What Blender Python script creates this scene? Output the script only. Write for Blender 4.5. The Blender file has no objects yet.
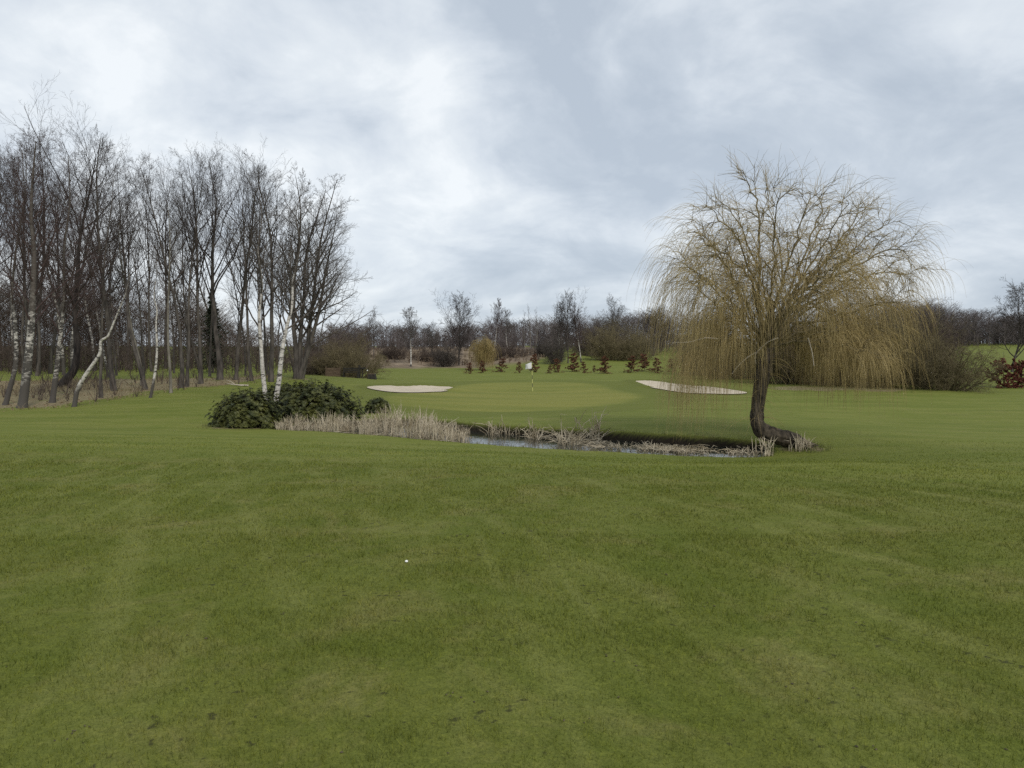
import bpy, math, random
import numpy as np
from mathutils import Vector

SC = bpy.context.scene
COL = SC.collection
R = math.radians
rng = np.random.default_rng(7)
random.seed(7)

# ------------------------------------------------------------------ camera model
F, CX, CY = 720.0, 512.0, 384.0
HOR = 362.0
PITCH = math.atan((CY - HOR) / F)
EYE = 1.65

def ray(px, py):
    x = (px - CX) / F; y = (CY - py) / F
    c, s = math.cos(PITCH), math.sin(PITCH)
    d = np.array([x, c + y * s, -s + y * c])
    return d / d[1]

def at(px, py, d):
    p = ray(px, py) * d
    return np.array([p[0], p[1], p[2] + EYE])

# ------------------------------------------------------------------ terrain
CTRL = [  # surveyed points: picture column, row, distance
    (512, 768, 2.92), (100, 768, 2.92), (924, 768, 2.92), (512, 600, 5.0), (60, 600, 5.0), (960, 600, 5.0),
    (512, 520, 7.6), (40, 520, 7.7), (1000, 520, 7.5), (512, 470, 12), (150, 465, 12.6), (900, 475, 11.4),
    (512, 455, 16), (40, 440, 17.5), (250, 445, 17), (850, 462, 14), (1010, 470, 13),
    (275, 429, 24.5), (360, 434, 22.8), (440, 440, 21.2), (512, 445.5, 20), (600, 451, 18.9), (680, 455, 18.2), (770, 457, 17.9),
    (400, 415.5, 28.3), (480, 424.5, 24.3), (540, 428, 22.8), (600, 431, 21.9), (700, 437, 20.2), (760, 442, 19.4),
    (100, 424, 25), (22, 408, 32), (114, 391, 40), (182, 387, 43), (300, 378, 48), (240, 400, 33), (10, 372.5, 75), (130, 371, 75), (230, 368, 82),
    (520, 412, 30.5), (420, 405, 33), (620, 410, 31), (532, 391.7, 50), (420, 389, 48), (690, 389, 46), (530, 382, 62), (430, 381, 62), (640, 381, 60),
    (530, 374, 75), (420, 373, 78), (640, 375, 74), (720, 375, 72), (340, 376, 62),
    (900, 420, 29), (1000, 410, 34), (850, 400, 38), (980, 390, 48), (860, 388, 48), (760, 388, 47),
    (980, 372, 75), (900, 374, 72), (1000, 360, 110), (1000, 349, 170), (900, 350, 165), (640, 362, 100), (620, 353, 140), (700, 352, 140),
    (560, 362, 100), (430, 367, 100), (480, 366, 100), (430, 350, 135), (500, 350, 138), (370, 362, 105), (250, 362, 110), (100, 364, 110), (-60, 366, 110),
    (512, 346, 200), (700, 346, 200), (300, 350, 180), (100, 352, 180), (1080, 343, 230), (900, 344, 230),
]
cp, cz = [], []
for a in CTRL:
    p = at(*a); cp.append(p[:2]); cz.append(p[2])
for x, y, z in [(0, 0, 0), (-15, -2, 0), (15, -2, 0), (0, -25, .3), (-40, -20, .4), (40, -20, .4), (-30, 8, 0), (30, 8, -.1), (-40, 30, .1), (45, 30, -.3),
                (-90, 60, 1), (90, 60, 1.5), (-150, 150, 4), (170, 150, 6), (0, 330, 9), (-200, 330, 9), (220, 330, 10), (-300, 0, 3), (300, 0, 3), (0, -300, 3)]:
    cp.append((x, y)); cz.append(z)
cp = np.array(cp, float); cz = np.array(cz)
def _k(r2):
    return np.where(r2 > 1e-9, 0.5 * r2 * np.log(np.maximum(r2, 1e-9)), 0)
n_ = len(cp)
A = np.zeros((n_ + 3, n_ + 3))
d2 = ((cp[:, None] - cp[None]) ** 2).sum(-1)
A[:n_, :n_] = _k(d2) + np.eye(n_) * 0.6
A[:n_, n_] = 1; A[:n_, n_ + 1:] = cp; A[n_, :n_] = 1; A[n_ + 1:, :n_] = cp.T
tw = np.linalg.solve(A, np.concatenate([cz, [0, 0, 0]]))

def vnoise(x, y, s, seed=0):
    x = x / s + seed * 17.3; y = y / s - seed * 9.1
    xi = np.floor(x); yi = np.floor(y); fx = x - xi; fy = y - yi
    fx = fx * fx * (3 - 2 * fx); fy = fy * fy * (3 - 2 * fy)
    h = lambda a, b: np.modf(np.abs(np.sin(a * 127.1 + b * 311.7 + seed) * 43758.5453))[0]
    return (h(xi, yi) * (1 - fx) + h(xi + 1, yi) * fx) * (1 - fy) + (h(xi, yi + 1) * (1 - fx) + h(xi + 1, yi + 1) * fx) * fy - .5

def base_z(x, y):
    x = np.asarray(x, float); y = np.asarray(y, float)
    sh = x.shape; x = x.ravel(); y = y.ravel()
    out = np.empty_like(x)
    for i in range(0, len(x), 40000):
        xx, yy = x[i:i + 40000], y[i:i + 40000]
        r = np.hypot(xx, yy)
        k = np.minimum(1, 340 / np.maximum(r, 1)); X = xx * k; Y = yy * k
        r2 = (X[:, None] - cp[:, 0]) ** 2 + (Y[:, None] - cp[:, 1]) ** 2
        z = _k(r2) @ tw[:n_] + tw[n_] + X * tw[n_ + 1] + Y * tw[n_ + 2]
        z = z + 0.035 * vnoise(xx, yy, 3.1, 1) * np.clip(r / 6, 0, 1) + 0.012 * vnoise(xx, yy, .9, 2) + .1 * vnoise(xx, yy, 14, 3) * np.clip((r - 8) / 30, 0, 1)
        scr = np.exp(-((xx + 10) / 17) ** 4 - ((yy - 120) / 24) ** 4)
        z = z + scr * (1.5 * vnoise(xx, yy, 9, 6) + .9 * vnoise(xx, yy, 3.5, 7))
        far = np.clip((r - 300) / 500, 0, 1)
        out[i:i + 40000] = z * (1 - far) + 9 * far
    return out.reshape(sh)

def hit(px, py, lo=1.5, hi=260):
    d = ray(px, py)
    t = np.exp(np.linspace(math.log(lo), math.log(hi), 1500))
    z = EYE + d[2] * t; g = base_z(d[0] * t, t)
    i = np.argmax(z < g)
    if z[i] >= g[i]: i = len(t) - 1
    return np.array([d[0] * t[i], t[i], float(g[i])])

def sdist(poly, x, y):
    """signed distance to a polygon, positive inside"""
    x = np.asarray(x, float); y = np.asarray(y, float)
    best = np.full(x.shape, 1e9); ins = np.zeros(x.shape, bool)
    P = np.asarray(poly)
    for (ax, ay), (bx, by) in zip(P, np.roll(P, -1, 0)):
        dx, dy = bx - ax, by - ay; L = dx * dx + dy * dy + 1e-12
        t = np.clip(((x - ax) * dx + (y - ay) * dy) / L, 0, 1)
        best = np.minimum(best, np.hypot(x - ax - t * dx, y - ay - t * dy))
        cr = ((ay > y) != (by > y)) & (x < (bx - ax) * (y - ay) / (by - ay + 1e-12) + ax)
        ins ^= cr
    return np.where(ins, best, -best)

def smooth_closed(P, n=6):
    P = np.asarray(P, float); N = len(P); out = []
    for i in range(N):
        p0, p1, p2, p3 = P[i - 1], P[i], P[(i + 1) % N], P[(i + 2) % N]
        for k in range(n):
            t = k / n
            out.append(.5 * (2 * p1 + (p2 - p0) * t + (2 * p0 - 5 * p1 + 4 * p2 - p3) * t * t + (3 * p1 - p0 - 3 * p2 + p3) * t ** 3))
    return np.array(out)

def ss(a, b, x):
    t = np.clip((x - a) / (b - a), 0, 1); return t * t * (3 - 2 * t)

def footprint(pts, n=5):
    return smooth_closed([hit(*p)[:2] for p in pts], n)

WATER = -0.70
POND = footprint([(272, 429), (320, 431), (360, 434), (400, 437), (440, 440.5), (480, 443.5), (520, 446.5), (560, 449), (600, 451), (640, 453), (680, 455), (720, 456.5), (756, 457),
                  (772, 452), (764, 444), (735, 440), (700, 437), (660, 434.5), (620, 432), (580, 430), (540, 428), (500, 425.5), (470, 423.5), (430, 419.5), (390, 418), (350, 420), (310, 423), (285, 426)], 4)
BUNK1 = footprint([(367, 387.5), (385, 386), (415, 385.3), (440, 386), (456, 387.5), (452, 390), (430, 392.5), (400, 392.8), (380, 391)])
BUNK2 = footprint([(632, 381), (650, 380.6), (675, 383.2), (705, 386.8), (728, 389.5), (747, 393), (735, 394.5), (705, 394), (680, 392.5), (655, 388.5), (640, 385)])
GREEN = footprint([(392, 399), (408, 392.8), (445, 390.5), (462, 386), (490, 383.2), (530, 382.4), (572, 383), (600, 386.5), (616, 391.5), (634, 395.5), (628, 401), (590, 406.5), (540, 410.5), (490, 411.5), (440, 409), (405, 404.5)])
SLOPE = footprint([(-250, 446), (0, 449), (250, 457), (512, 468), (760, 474), (1024, 487), (1250, 497)], 1)[:-1]
FAIR = np.vstack([SLOPE, [[30, 3], [30, -30], [-30, -30], [-30, 3]]])
LITTER = footprint([(-120, 412), (0, 409), (60, 406), (120, 397), (180, 389), (236, 384), (262, 380), (255, 377), (180, 378.5), (100, 380), (0, 381), (-120, 381)], 3)
SCRUB = footprint([(300, 366), (375, 369), (470, 368), (520, 362), (548, 355), (545, 348), (480, 346), (380, 347), (300, 352)], 3)

def carve(x, y, z):
    r = np.hypot(x, y)
    m = (y > 14) & (y < 34) & (np.abs(x) < 16)
    pd = np.full(x.shape, -9.0)
    if m.any():
        pd[m] = sdist(POND, x[m], y[m])
        wob = .12 * vnoise(x, y, .5, 5)
        k = ss(-.10, .24, pd + wob)
        z = np.where(pd > -.4, z * (1 - k) + np.minimum(z, WATER - .3) * k, z)
    for B in (BUNK1, BUNK2):
        m = (y > 35) & (y < 75) & (np.abs(x) < 25)
        if m.any():
            bd = np.full(x.shape, -9.0); bd[m] = sdist(B, x[m], y[m])
            z = z - .17 * ss(.05, 1.2, bd) - .05 * ss(-.1, .25, bd)
            z = z + .10 * ss(-1.5, -.1, bd) * (bd < .4) * (y > B[:, 1].mean() + 1.0)
    return z, pd

def gz(x, y):
    x = np.atleast_1d(np.asarray(x, float)); y = np.atleast_1d(np.asarray(y, float))
    return carve(x, y, base_z(x, y))[0]

def gz1(x, y):
    return float(gz([x], [y])[0])

# ------------------------------------------------------------------ mesh building
def mesh_np(name, V, quads=None, tris=None):
    me = bpy.data.meshes.new(name)
    V = np.asarray(V, np.float32)
    me.vertices.add(len(V)); me.vertices.foreach_set('co', V.ravel())
    lv, tot = [], []
    if quads is not None and len(quads):
        lv.append(np.asarray(quads, np.int32).ravel()); tot.append(np.full(len(quads), 4, np.int32))
    if tris is not None and len(tris):
        lv.append(np.asarray(tris, np.int32).ravel()); tot.append(np.full(len(tris), 3, np.int32))
    lv = np.concatenate(lv); tot = np.concatenate(tot)
    me.loops.add(len(lv)); me.loops.foreach_set('vertex_index', lv)
    me.polygons.add(len(tot))
    me.polygons.foreach_set('loop_start', np.concatenate([[0], np.cumsum(tot)[:-1]]).astype(np.int32))
    me.polygons.foreach_set('loop_total', tot)
    me.update(calc_edges=True)
    return me

def smooth(me):
    me.polygons.foreach_set('use_smooth', np.ones(len(me.polygons), bool)); return me

def fattr(me, name, vals):
    a = me.attributes.new(name, 'FLOAT', 'POINT'); a.data.foreach_set('value', np.asarray(vals, np.float32))

def tube_arrays(polys, sides, off=0):
    """polys: list of (pts, radii) -> one set of open tapering tubes"""
    by = {}
    for p, r in polys: by.setdefault(len(p), []).append((p, r))
    Vs, Qs, Ts = [], [], []
    for n, L in by.items():
        P = np.array([p for p, _ in L], float); r = np.array([q for _, q in L], float)
        T = np.empty_like(P); T[:, 1:-1] = P[:, 2:] - P[:, :-2]; T[:, 0] = P[:, 1] - P[:, 0]; T[:, -1] = P[:, -1] - P[:, -2]
        T /= np.linalg.norm(T, axis=-1, keepdims=True) + 1e-9
        mean = T.mean(1, keepdims=True)
        ref = np.where(np.abs(mean[..., 2:3]) > .8, np.array([1., 0, 0]), np.array([0, 0, 1.]))
        U = np.cross(T, ref); U /= np.linalg.norm(U, axis=-1, keepdims=True) + 1e-9
        W = np.cross(T, U)
        a = np.arange(sides) * 2 * math.pi / sides
        V = P[:, :, None] + r[:, :, None, None] * (U[:, :, None] * np.cos(a)[:, None] + W[:, :, None] * np.sin(a)[:, None])
        K = len(L)
        idx = np.arange(K * n * sides).reshape(K, n, sides) + off
        nx = np.roll(idx, -1, 2)
        Q = np.stack([idx[:, :-1], nx[:, :-1], nx[:, 1:], idx[:, 1:]], -1).reshape(-1, 4)
        Vs.append(V.reshape(-1, 3)); Qs.append(Q); off += K * n * sides
    if not Vs: return np.zeros((0, 3)), np.zeros((0, 4), int), off
    return np.concatenate(Vs), np.concatenate(Qs), off

def tube_mesh(name, groups, mat):
    """groups: list of (polys, sides)"""
    V, Q, off = [], [], 0
    for polys, s in groups:
        v, q, off = tube_arrays(polys, s, off); V.append(v); Q.append(q)
    me = smooth(mesh_np(name, np.concatenate(V), np.concatenate(Q)))
    me.materials.append(mat); return me

def obj(name, me, parent=None, loc=None):
    o = bpy.data.objects.new(name, me); COL.objects.link(o)
    if parent: o.parent = parent
    if loc is not None: o.location = loc
    return o

def tag(o, label=None, cat=None, group=None, kind=None):
    if label: o['label'] = label
    if cat: o['category'] = cat
    if group: o['group'] = group
    if kind: o['kind'] = kind
    return o

def leaf_quads(C, D, N, L, Wd, fold=0.0):
    """diamond leaves: centre, long axis, normal, length, width"""
    D = D / (np.linalg.norm(D, axis=-1, keepdims=True) + 1e-9)
    S = np.cross(D, N); S /= np.linalg.norm(S, axis=-1, keepdims=True) + 1e-9
    L = L[:, None]; Wd = Wd[:, None]
    V = np.stack([C - D * L * .5, C + S * Wd * .5, C + D * L * .5, C - S * Wd * .5], 1)
    idx = np.arange(len(C) * 4).reshape(-1, 4)
    return V.reshape(-1, 3), idx

# ------------------------------------------------------------------ materials
def new_mat(name):
    m = bpy.data.materials.new(name); m.use_nodes = True
    nt = m.node_tree; nt.nodes.clear()
    return m, nt

class NT:
    def __init__(s, nt): s.nt = nt
    def n(s, t, **kw):
        x = s.nt.nodes.new(t)
        for k, v in kw.items():
            if k == 'ins':
                for i, val in v.items():
                    if hasattr(val, 'is_linked') or isinstance(val, bpy.types.NodeSocket): s.nt.links.new(val, x.inputs[i])
                    else: x.inputs[i].default_value = val
            else: setattr(x, k, v)
        return x
    def noise(s, vec, scale, detail=4, rough=.55, dist=0):
        return s.n('ShaderNodeTexNoise', ins={'Vector': vec, 'Scale': scale, 'Detail': detail, 'Roughness': rough, 'Distortion': dist}).outputs['Fac']
    def math(s, op, a, b=0.0, clamp=False):
        x = s.n('ShaderNodeMath', operation=op, use_clamp=clamp)
        for i, v in enumerate((a, b)):
            if isinstance(v, bpy.types.NodeSocket): s.nt.links.new(v, x.inputs[i])
            else: x.inputs[i].default_value = v
        return x.outputs[0]
    def mapr(s, v, a, b, c=0., d=1.):
        x = s.n('ShaderNodeMapRange', ins={'Value': v, 'From Min': a, 'From Max': b, 'To Min': c, 'To Max': d}); return x.outputs[0]
    def mix(s, f, a, b, blend='MIX'):
        x = s.n('ShaderNodeMix', data_type='RGBA', blend_type=blend)
        for i, v in ((0, f), (6, a), (7, b)):
            if isinstance(v, bpy.types.NodeSocket): s.nt.links.new(v, x.inputs[i])
            elif i == 0: x.inputs[0].default_value = v
            else: x.inputs[i].default_value = (*v, 1) if len(v) == 3 else v
        return x.outputs[2]
    def attr(s, name): return s.n('ShaderNodeAttribute', attribute_name=name).outputs['Fac']

def finish(t, color, rough=.8, spec=.3, bump=None, bstr=.4, bdist=.02, trans=0.0):
    b = t.n('ShaderNodeBsdfPrincipled')
    if isinstance(color, bpy.types.NodeSocket): t.nt.links.new(color, b.inputs['Base Color'])
    else: b.inputs['Base Color'].default_value = (*color, 1)
    b.inputs['Roughness'].default_value = rough
    b.inputs['Specular IOR Level'].default_value = spec
    if bump is not None:
        bp = t.n('ShaderNodeBump', ins={'Height': bump, 'Strength': bstr, 'Distance': bdist})
        t.nt.links.new(bp.outputs[0], b.inputs['Normal'])
    out = t.n('ShaderNodeOutputMaterial')
    if trans:
        tr = t.n('ShaderNodeBsdfTranslucent')
        if isinstance(color, bpy.types.NodeSocket): t.nt.links.new(color, tr.inputs[0])
        else: tr.inputs[0].default_value = (*color, 1)
        mx = t.n('ShaderNodeMixShader', ins={0: trans})
        t.nt.links.new(b.outputs[0], mx.inputs[1]); t.nt.links.new(tr.outputs[0], mx.inputs[2])
        t.nt.links.new(mx.outputs[0], out.inputs[0])
    else:
        t.nt.links.new(b.outputs[0], out.inputs[0])

def world_pos(t): return t.n('ShaderNodeNewGeometry').outputs['Position']

def grass_color(t, pos):
    """one colour recipe for turf and for its blades"""
    big = t.noise(pos, .22, 3); mid = t.noise(pos, 1.1, 5, .6); fine = t.noise(pos, 9, 5, .65); tiny = t.noise(pos, 70, 3, .7)
    fair = t.mix(t.mapr(mid, .32, .68), (.114, .137, .021), (.163, .168, .038))
    fair = t.mix(t.mapr(big, .35, .65, 0, .55), fair, (.113, .142, .020))
    # worn straw patches
    straw = t.noise(pos, .85, 6, .7, .6)
    fair = t.mix(t.mapr(straw, .51, .72, 0, .75), fair, (.235, .205, .080))
    # mowing lines, gently wandering
    mp = t.n('ShaderNodeMapping', ins={'Vector': pos, 'Rotation': (0, 0, R(14))})
    wv = t.n('ShaderNodeTexWave', wave_profile='SIN', ins={'Vector': mp.outputs[0], 'Scale': .17, 'Distortion': 1.0, 'Detail': 2, 'Detail Scale': .3}).outputs['Fac']
    fair = t.mix(t.math('MULTIPLY', t.mapr(wv, .3, .8, 0, .6), t.mapr(t.noise(pos, .35, 4, .6), .35, .65, .1, 1.0)), fair, (.168, .186, .042))
    mp2 = t.n('ShaderNodeMapping', ins={'Vector': pos, 'Rotation': (0, 0, R(-24))})
    wv2 = t.n('ShaderNodeTexWave', wave_profile='SIN', ins={'Vector': mp2.outputs[0], 'Scale': .27, 'Distortion': 2.6, 'Detail': 3, 'Detail Scale': .3}).outputs['Fac']
    fair = t.mix(t.math('MULTIPLY', t.mapr(wv2, .80, 1.0, 0, .55), t.mapr(t.noise(pos, .5, 4, .65), .42, .6, 0, 1.0)), fair, (.215, .22, .066))
    mp3 = t.n('ShaderNodeMapping', ins={'Vector': pos, 'Rotation': (0, 0, R(-9))})
    wv3 = t.n('ShaderNodeTexWave', wave_profile='SIN', ins={'Vector': mp3.outputs[0], 'Scale': .62, 'Distortion': 1.8, 'Detail': 2, 'Detail Scale': .2}).outputs['Fac']
    fair = t.mix(t.math('MULTIPLY', t.mapr(wv3, .86, 1.0, 0, .5), t.mapr(t.noise(pos, .28, 3, .6), .45, .6, 0, 1.0)), fair, (.205, .215, .062))
    semi = t.mix(t.mapr(mid, .3, .7), (.160, .185, .034), (.212, .218, .056))
    st = t.n('ShaderNodeMapping', ins={'Vector': pos, 'Scale': (.25, 1.6, 1)})
    semi = t.mix(t.mapr(t.noise(st.outputs[0], .8, 4), .4, .65, 0, .7), semi, (.125, .155, .026))
    c = t.mix(t.attr('fair'), semi, fair)
    gst = t.n('ShaderNodeMapping', ins={'Vector': pos, 'Scale': (.2, 1, 1)})
    green = t.mix(t.mapr(t.noise(gst.outputs[0], .5, 4), .35, .65), (.185, .198, .042), (.245, .235, .058))
    c = t.mix(t.attr('green'), c, green)
    c = t.mix(t.attr('fringe'), c, (.135, .150, .030))
    # fine mottling
    c = t.mix(t.mapr(fine, .3, .7, 0, .45), c, t.mix(1.0, c, (.62, .66, .6), 'MULTIPLY'))
    c = t.mix(t.mapr(tiny, .35, .7, 0, .75), c, t.mix(1.0, c, (.5, .54, .45), 'MULTIPLY'))
    c = t.mix(t.mapr(t.noise(pos, 28, 3, .6), .45, .72, 0, .5), c, t.mix(1.0, c, (1.5, 1.42, 1.3), 'MULTIPLY'))
    return c, fine, tiny, mid

def ground_material():
    m, nt = new_mat('turf'); t = NT(nt); pos = world_pos(t)
    c, fine, tiny, mid = grass_color(t, pos)
    lit = t.mix(t.mapr(fine, .3, .7), (.13, .10, .062), (.30, .24, .15))
    edge = t.math('ADD', t.attr('litter'), t.mapr(mid, .3, .7, -.45, .45))
    c = t.mix(t.mapr(edge, .4, .75, 0, .85), c, lit)
    scr = t.mix(t.mapr(t.noise(pos, .5, 6, .7), .35, .65), (.11, .08, .055), (.27, .21, .145))
    c = t.mix(t.attr('scrub'), c, scr)
    soil = t.mix(t.mapr(fine, .3, .7), (.010, .008, .006), (.035, .027, .018))
    c = t.mix(t.attr('mud'), c, soil)
    # small dark holes in the sward
    sp = t.noise(pos, 16, 2, .5); c = t.mix(t.mapr(t.math('MULTIPLY', sp, t.mapr(mid, .35, .7, .75, 1.1)), .62, .70, 0, .75), c, (.030, .030, .014))
    h = t.math('ADD', t.math('MULTIPLY', tiny, .5), fine)
    finish(t, c, .92, .12, h, .55, .03)
    return m
M_TURF = ground_material()

def blade_material():
    m, nt = new_mat('grass blade'); t = NT(nt); pos = world_pos(t)
    c, *_ = grass_color(t, pos)
    c = t.mix(t.mapr(t.attr('rnd'), 0, 1, 0, 1), t.mix(1., c, (.55, .62, .5), 'MULTIPLY'), t.mix(1., c, (1.75, 1.7, 1.3), 'MULTIPLY'))
    finish(t, c, .7, .2, trans=.3); return m

def simple(name, a, b, scale=8, detail=5, rough=.85, spec=.25, bump=.4, stretch=(1, 1, 1), coord='Object', trans=0., lo=.35, hi=.65, bdist=.02):
    m, nt = new_mat(name); t = NT(nt)
    v = t.n('ShaderNodeTexCoord').outputs[coord]
    if stretch != (1, 1, 1): v = t.n('ShaderNodeMapping', ins={'Vector': v, 'Scale': stretch}).outputs[0]
    n = t.noise(v, scale, detail, .6)
    c = t.mix(t.mapr(n, lo, hi), a, b)
    oi = t.n('ShaderNodeObjectInfo').outputs['Random']
    c = t.mix(t.mapr(oi, 0, 1, 0, .35), c, t.mix(1., c, (.6, .6, .62), 'MULTIPLY'))
    finish(t, c, rough, spec, n if bump else None, bump, bdist, trans)
    return m

def birch_material(name='birch bark', dark=.35, base_h=1.2, h0=3., h1=6.5):
    m, nt = new_mat(name); t = NT(nt)
    tc = t.n('ShaderNodeTexCoord').outputs['Object']
    mp = t.n('ShaderNodeMapping', ins={'Vector': tc, 'Scale': (1.6, 1.6, 4)})
    n = t.noise(mp.outputs[0], 2.4, 8, .72, .6)
    n2 = t.noise(tc, 1.3, 5, .6)
    c = t.mix(t.mapr(t.noise(tc, 5, 4), .3, .7), (.34, .315, .28), (.56, .53, .485))
    c = t.mix(t.mapr(n, .57 - dark * .16, .63 - dark * .16), c, (.05, .045, .04))
    z = t.n('ShaderNodeSeparateXYZ', ins={0: tc}).outputs[2]
    low = t.mapr(z, .1, base_h, 1, 0)
    k = t.math('ADD', t.math('MULTIPLY', low, .5), n2)
    c = t.mix(t.mapr(k, .72 - dark * .3, .86 - dark * .3), c, (.07, .062, .055))
    hi = t.math('ADD', t.mapr(z, h0, h1), t.mapr(n2, .3, .7, -.35, .35))
    c = t.mix(t.mapr(hi, .3, .8, 0, .93), c, (.075, .062, .052))
    finish(t, c, .75, .3, n, .4, .015); return m

M_BARK = simple('grey bark', (.035, .030, .026), (.115, .100, .085), 5, 6, stretch=(1, 1, .25), bump=.7)
M_BARKP = simple('pale bark', (.10, .088, .07), (.24, .22, .18), 5, 6, stretch=(1, 1, .25), bump=.6)
M_BIRCH = birch_material()
M_BIRCHW = birch_material('clean birch bark', .30, .6, 3.4, 7.2)
M_BLACKB = simple('black fissured bark', (.010, .008, .007), (.055, .046, .04), 5, 6, stretch=(1, 1, .25), bump=.8)
M_BIRCHD = birch_material('mottled birch bark', .75, 1.6, 2.6, 6.)
M_TWIG = simple('dark twig', (.030, .024, .022), (.070, .055, .048), 3, 3, bump=0)
M_TWIGR = simple('reddish birch twig', (.042, .028, .026), (.092, .060, .054), 3, 3, bump=0)
M_TWIGG = simple('grey twig', (.050, .042, .036), (.115, .098, .084), 3, 3, bump=0)
M_OLIVE = simple('olive twig', (.10, .082, .042), (.20, .165, .09), 1.2, 3, bump=0)
M_BROWNT = simple('brown thicket twig', (.060, .044, .036), (.125, .095, .075), .4, 3, bump=0)
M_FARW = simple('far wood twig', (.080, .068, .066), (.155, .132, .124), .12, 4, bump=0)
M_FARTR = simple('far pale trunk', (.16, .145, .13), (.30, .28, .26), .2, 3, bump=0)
M_WTRUNK = simple('willow bark', (.022, .018, .014), (.125, .10, .070), 9, 7, stretch=(1, 1, .35), bump=1., bdist=.04)
M_WLIMB = simple('willow limb', (.085, .070, .040), (.20, .168, .10), 5, 4, bump=.3)
M_WITHE = simple('willow withe', (.28, .21, .088), (.50, .39, .18), 1.5, 3, bump=0)
M_YWITHE = simple('golden withe', (.24, .175, .065), (.38, .29, .12), 1.0, 3, bump=0)
M_DEADW = simple('bleached branch', (.30, .26, .20), (.46, .41, .33), 6, 4, bump=.3)
M_RHODO = simple('rhododendron leaf', (.020, .029, .008), (.108, .112, .026), 2.5, 4, .5, .3, 0, trans=.1)
M_RSTEM = simple('rhododendron stem', (.02, .016, .012), (.05, .04, .03), 6, 3, bump=0)
M_BEECH = simple('dead beech leaf', (.095, .043, .026), (.21, .10, .056), 5, 3, .7, .2, 0, trans=.2)
M_COPPER = simple('copper hedge leaf', (.085, .026, .020), (.20, .070, .045), 3, 3, .7, .2, 0, trans=.15)
M_CONIF = simple('spruce needle', (.010, .014, .008), (.034, .042, .022), 3, 3, .8, .2, 0)
M_REED = simple('dead reed', (.33, .27, .17), (.68, .60, .45), 2.5, 4, bump=0, trans=.15)
M_SEDGE = simple('bank grass', (.075, .095, .028), (.20, .18, .075), 2.0, 4, bump=0, trans=.2)
M_SAND = simple('bunker sand', (.46, .39, .285), (.58, .50, .385), 1.6, 7, bump=.5, coord='Object', bdist=.05, lo=.3, hi=.7)
M_WOOD = simple('weathered brown timber', (.06, .042, .028), (.14, .10, .065), 6, 5, stretch=(.3, 1, 4), bump=.4)
M_DARKW = simple('dark timber', (.014, .013, .011), (.04, .036, .028), 6, 5, bump=.4)
M_WHITE = simple('white paint', (.74, .74, .72), (.82, .82, .80), 6, 3, .5, .4, .05)
M_CLOTH = simple('white flag cloth', (.76, .76, .76), (.84, .84, .84), 3, 3, .8, .2, .05, trans=.25)
M_CRUMB = simple('dark soil crumb', (.045, .038, .022), (.11, .088, .055), 30, 3, bump=0)

def water_material():
    m, nt = new_mat('pond water'); t = NT(nt); pos = world_pos(t)
    b = t.n('ShaderNodeBsdfPrincipled')
    b.inputs['Base Color'].default_value = (.018, .020, .016, 1); b.inputs['Roughness'].default_value = .04
    b.inputs['IOR'].default_value = 1.33
    bp = t.n('ShaderNodeBump', ins={'Height': t.noise(pos, 5, 3), 'Strength': .10, 'Distance': .05})
    nt.links.new(bp.outputs[0], b.inputs['Normal'])
    o = t.n('ShaderNodeOutputMaterial'); nt.links.new(b.outputs[0], o.inputs[0]); return m
M_WATER = water_material()

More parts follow.
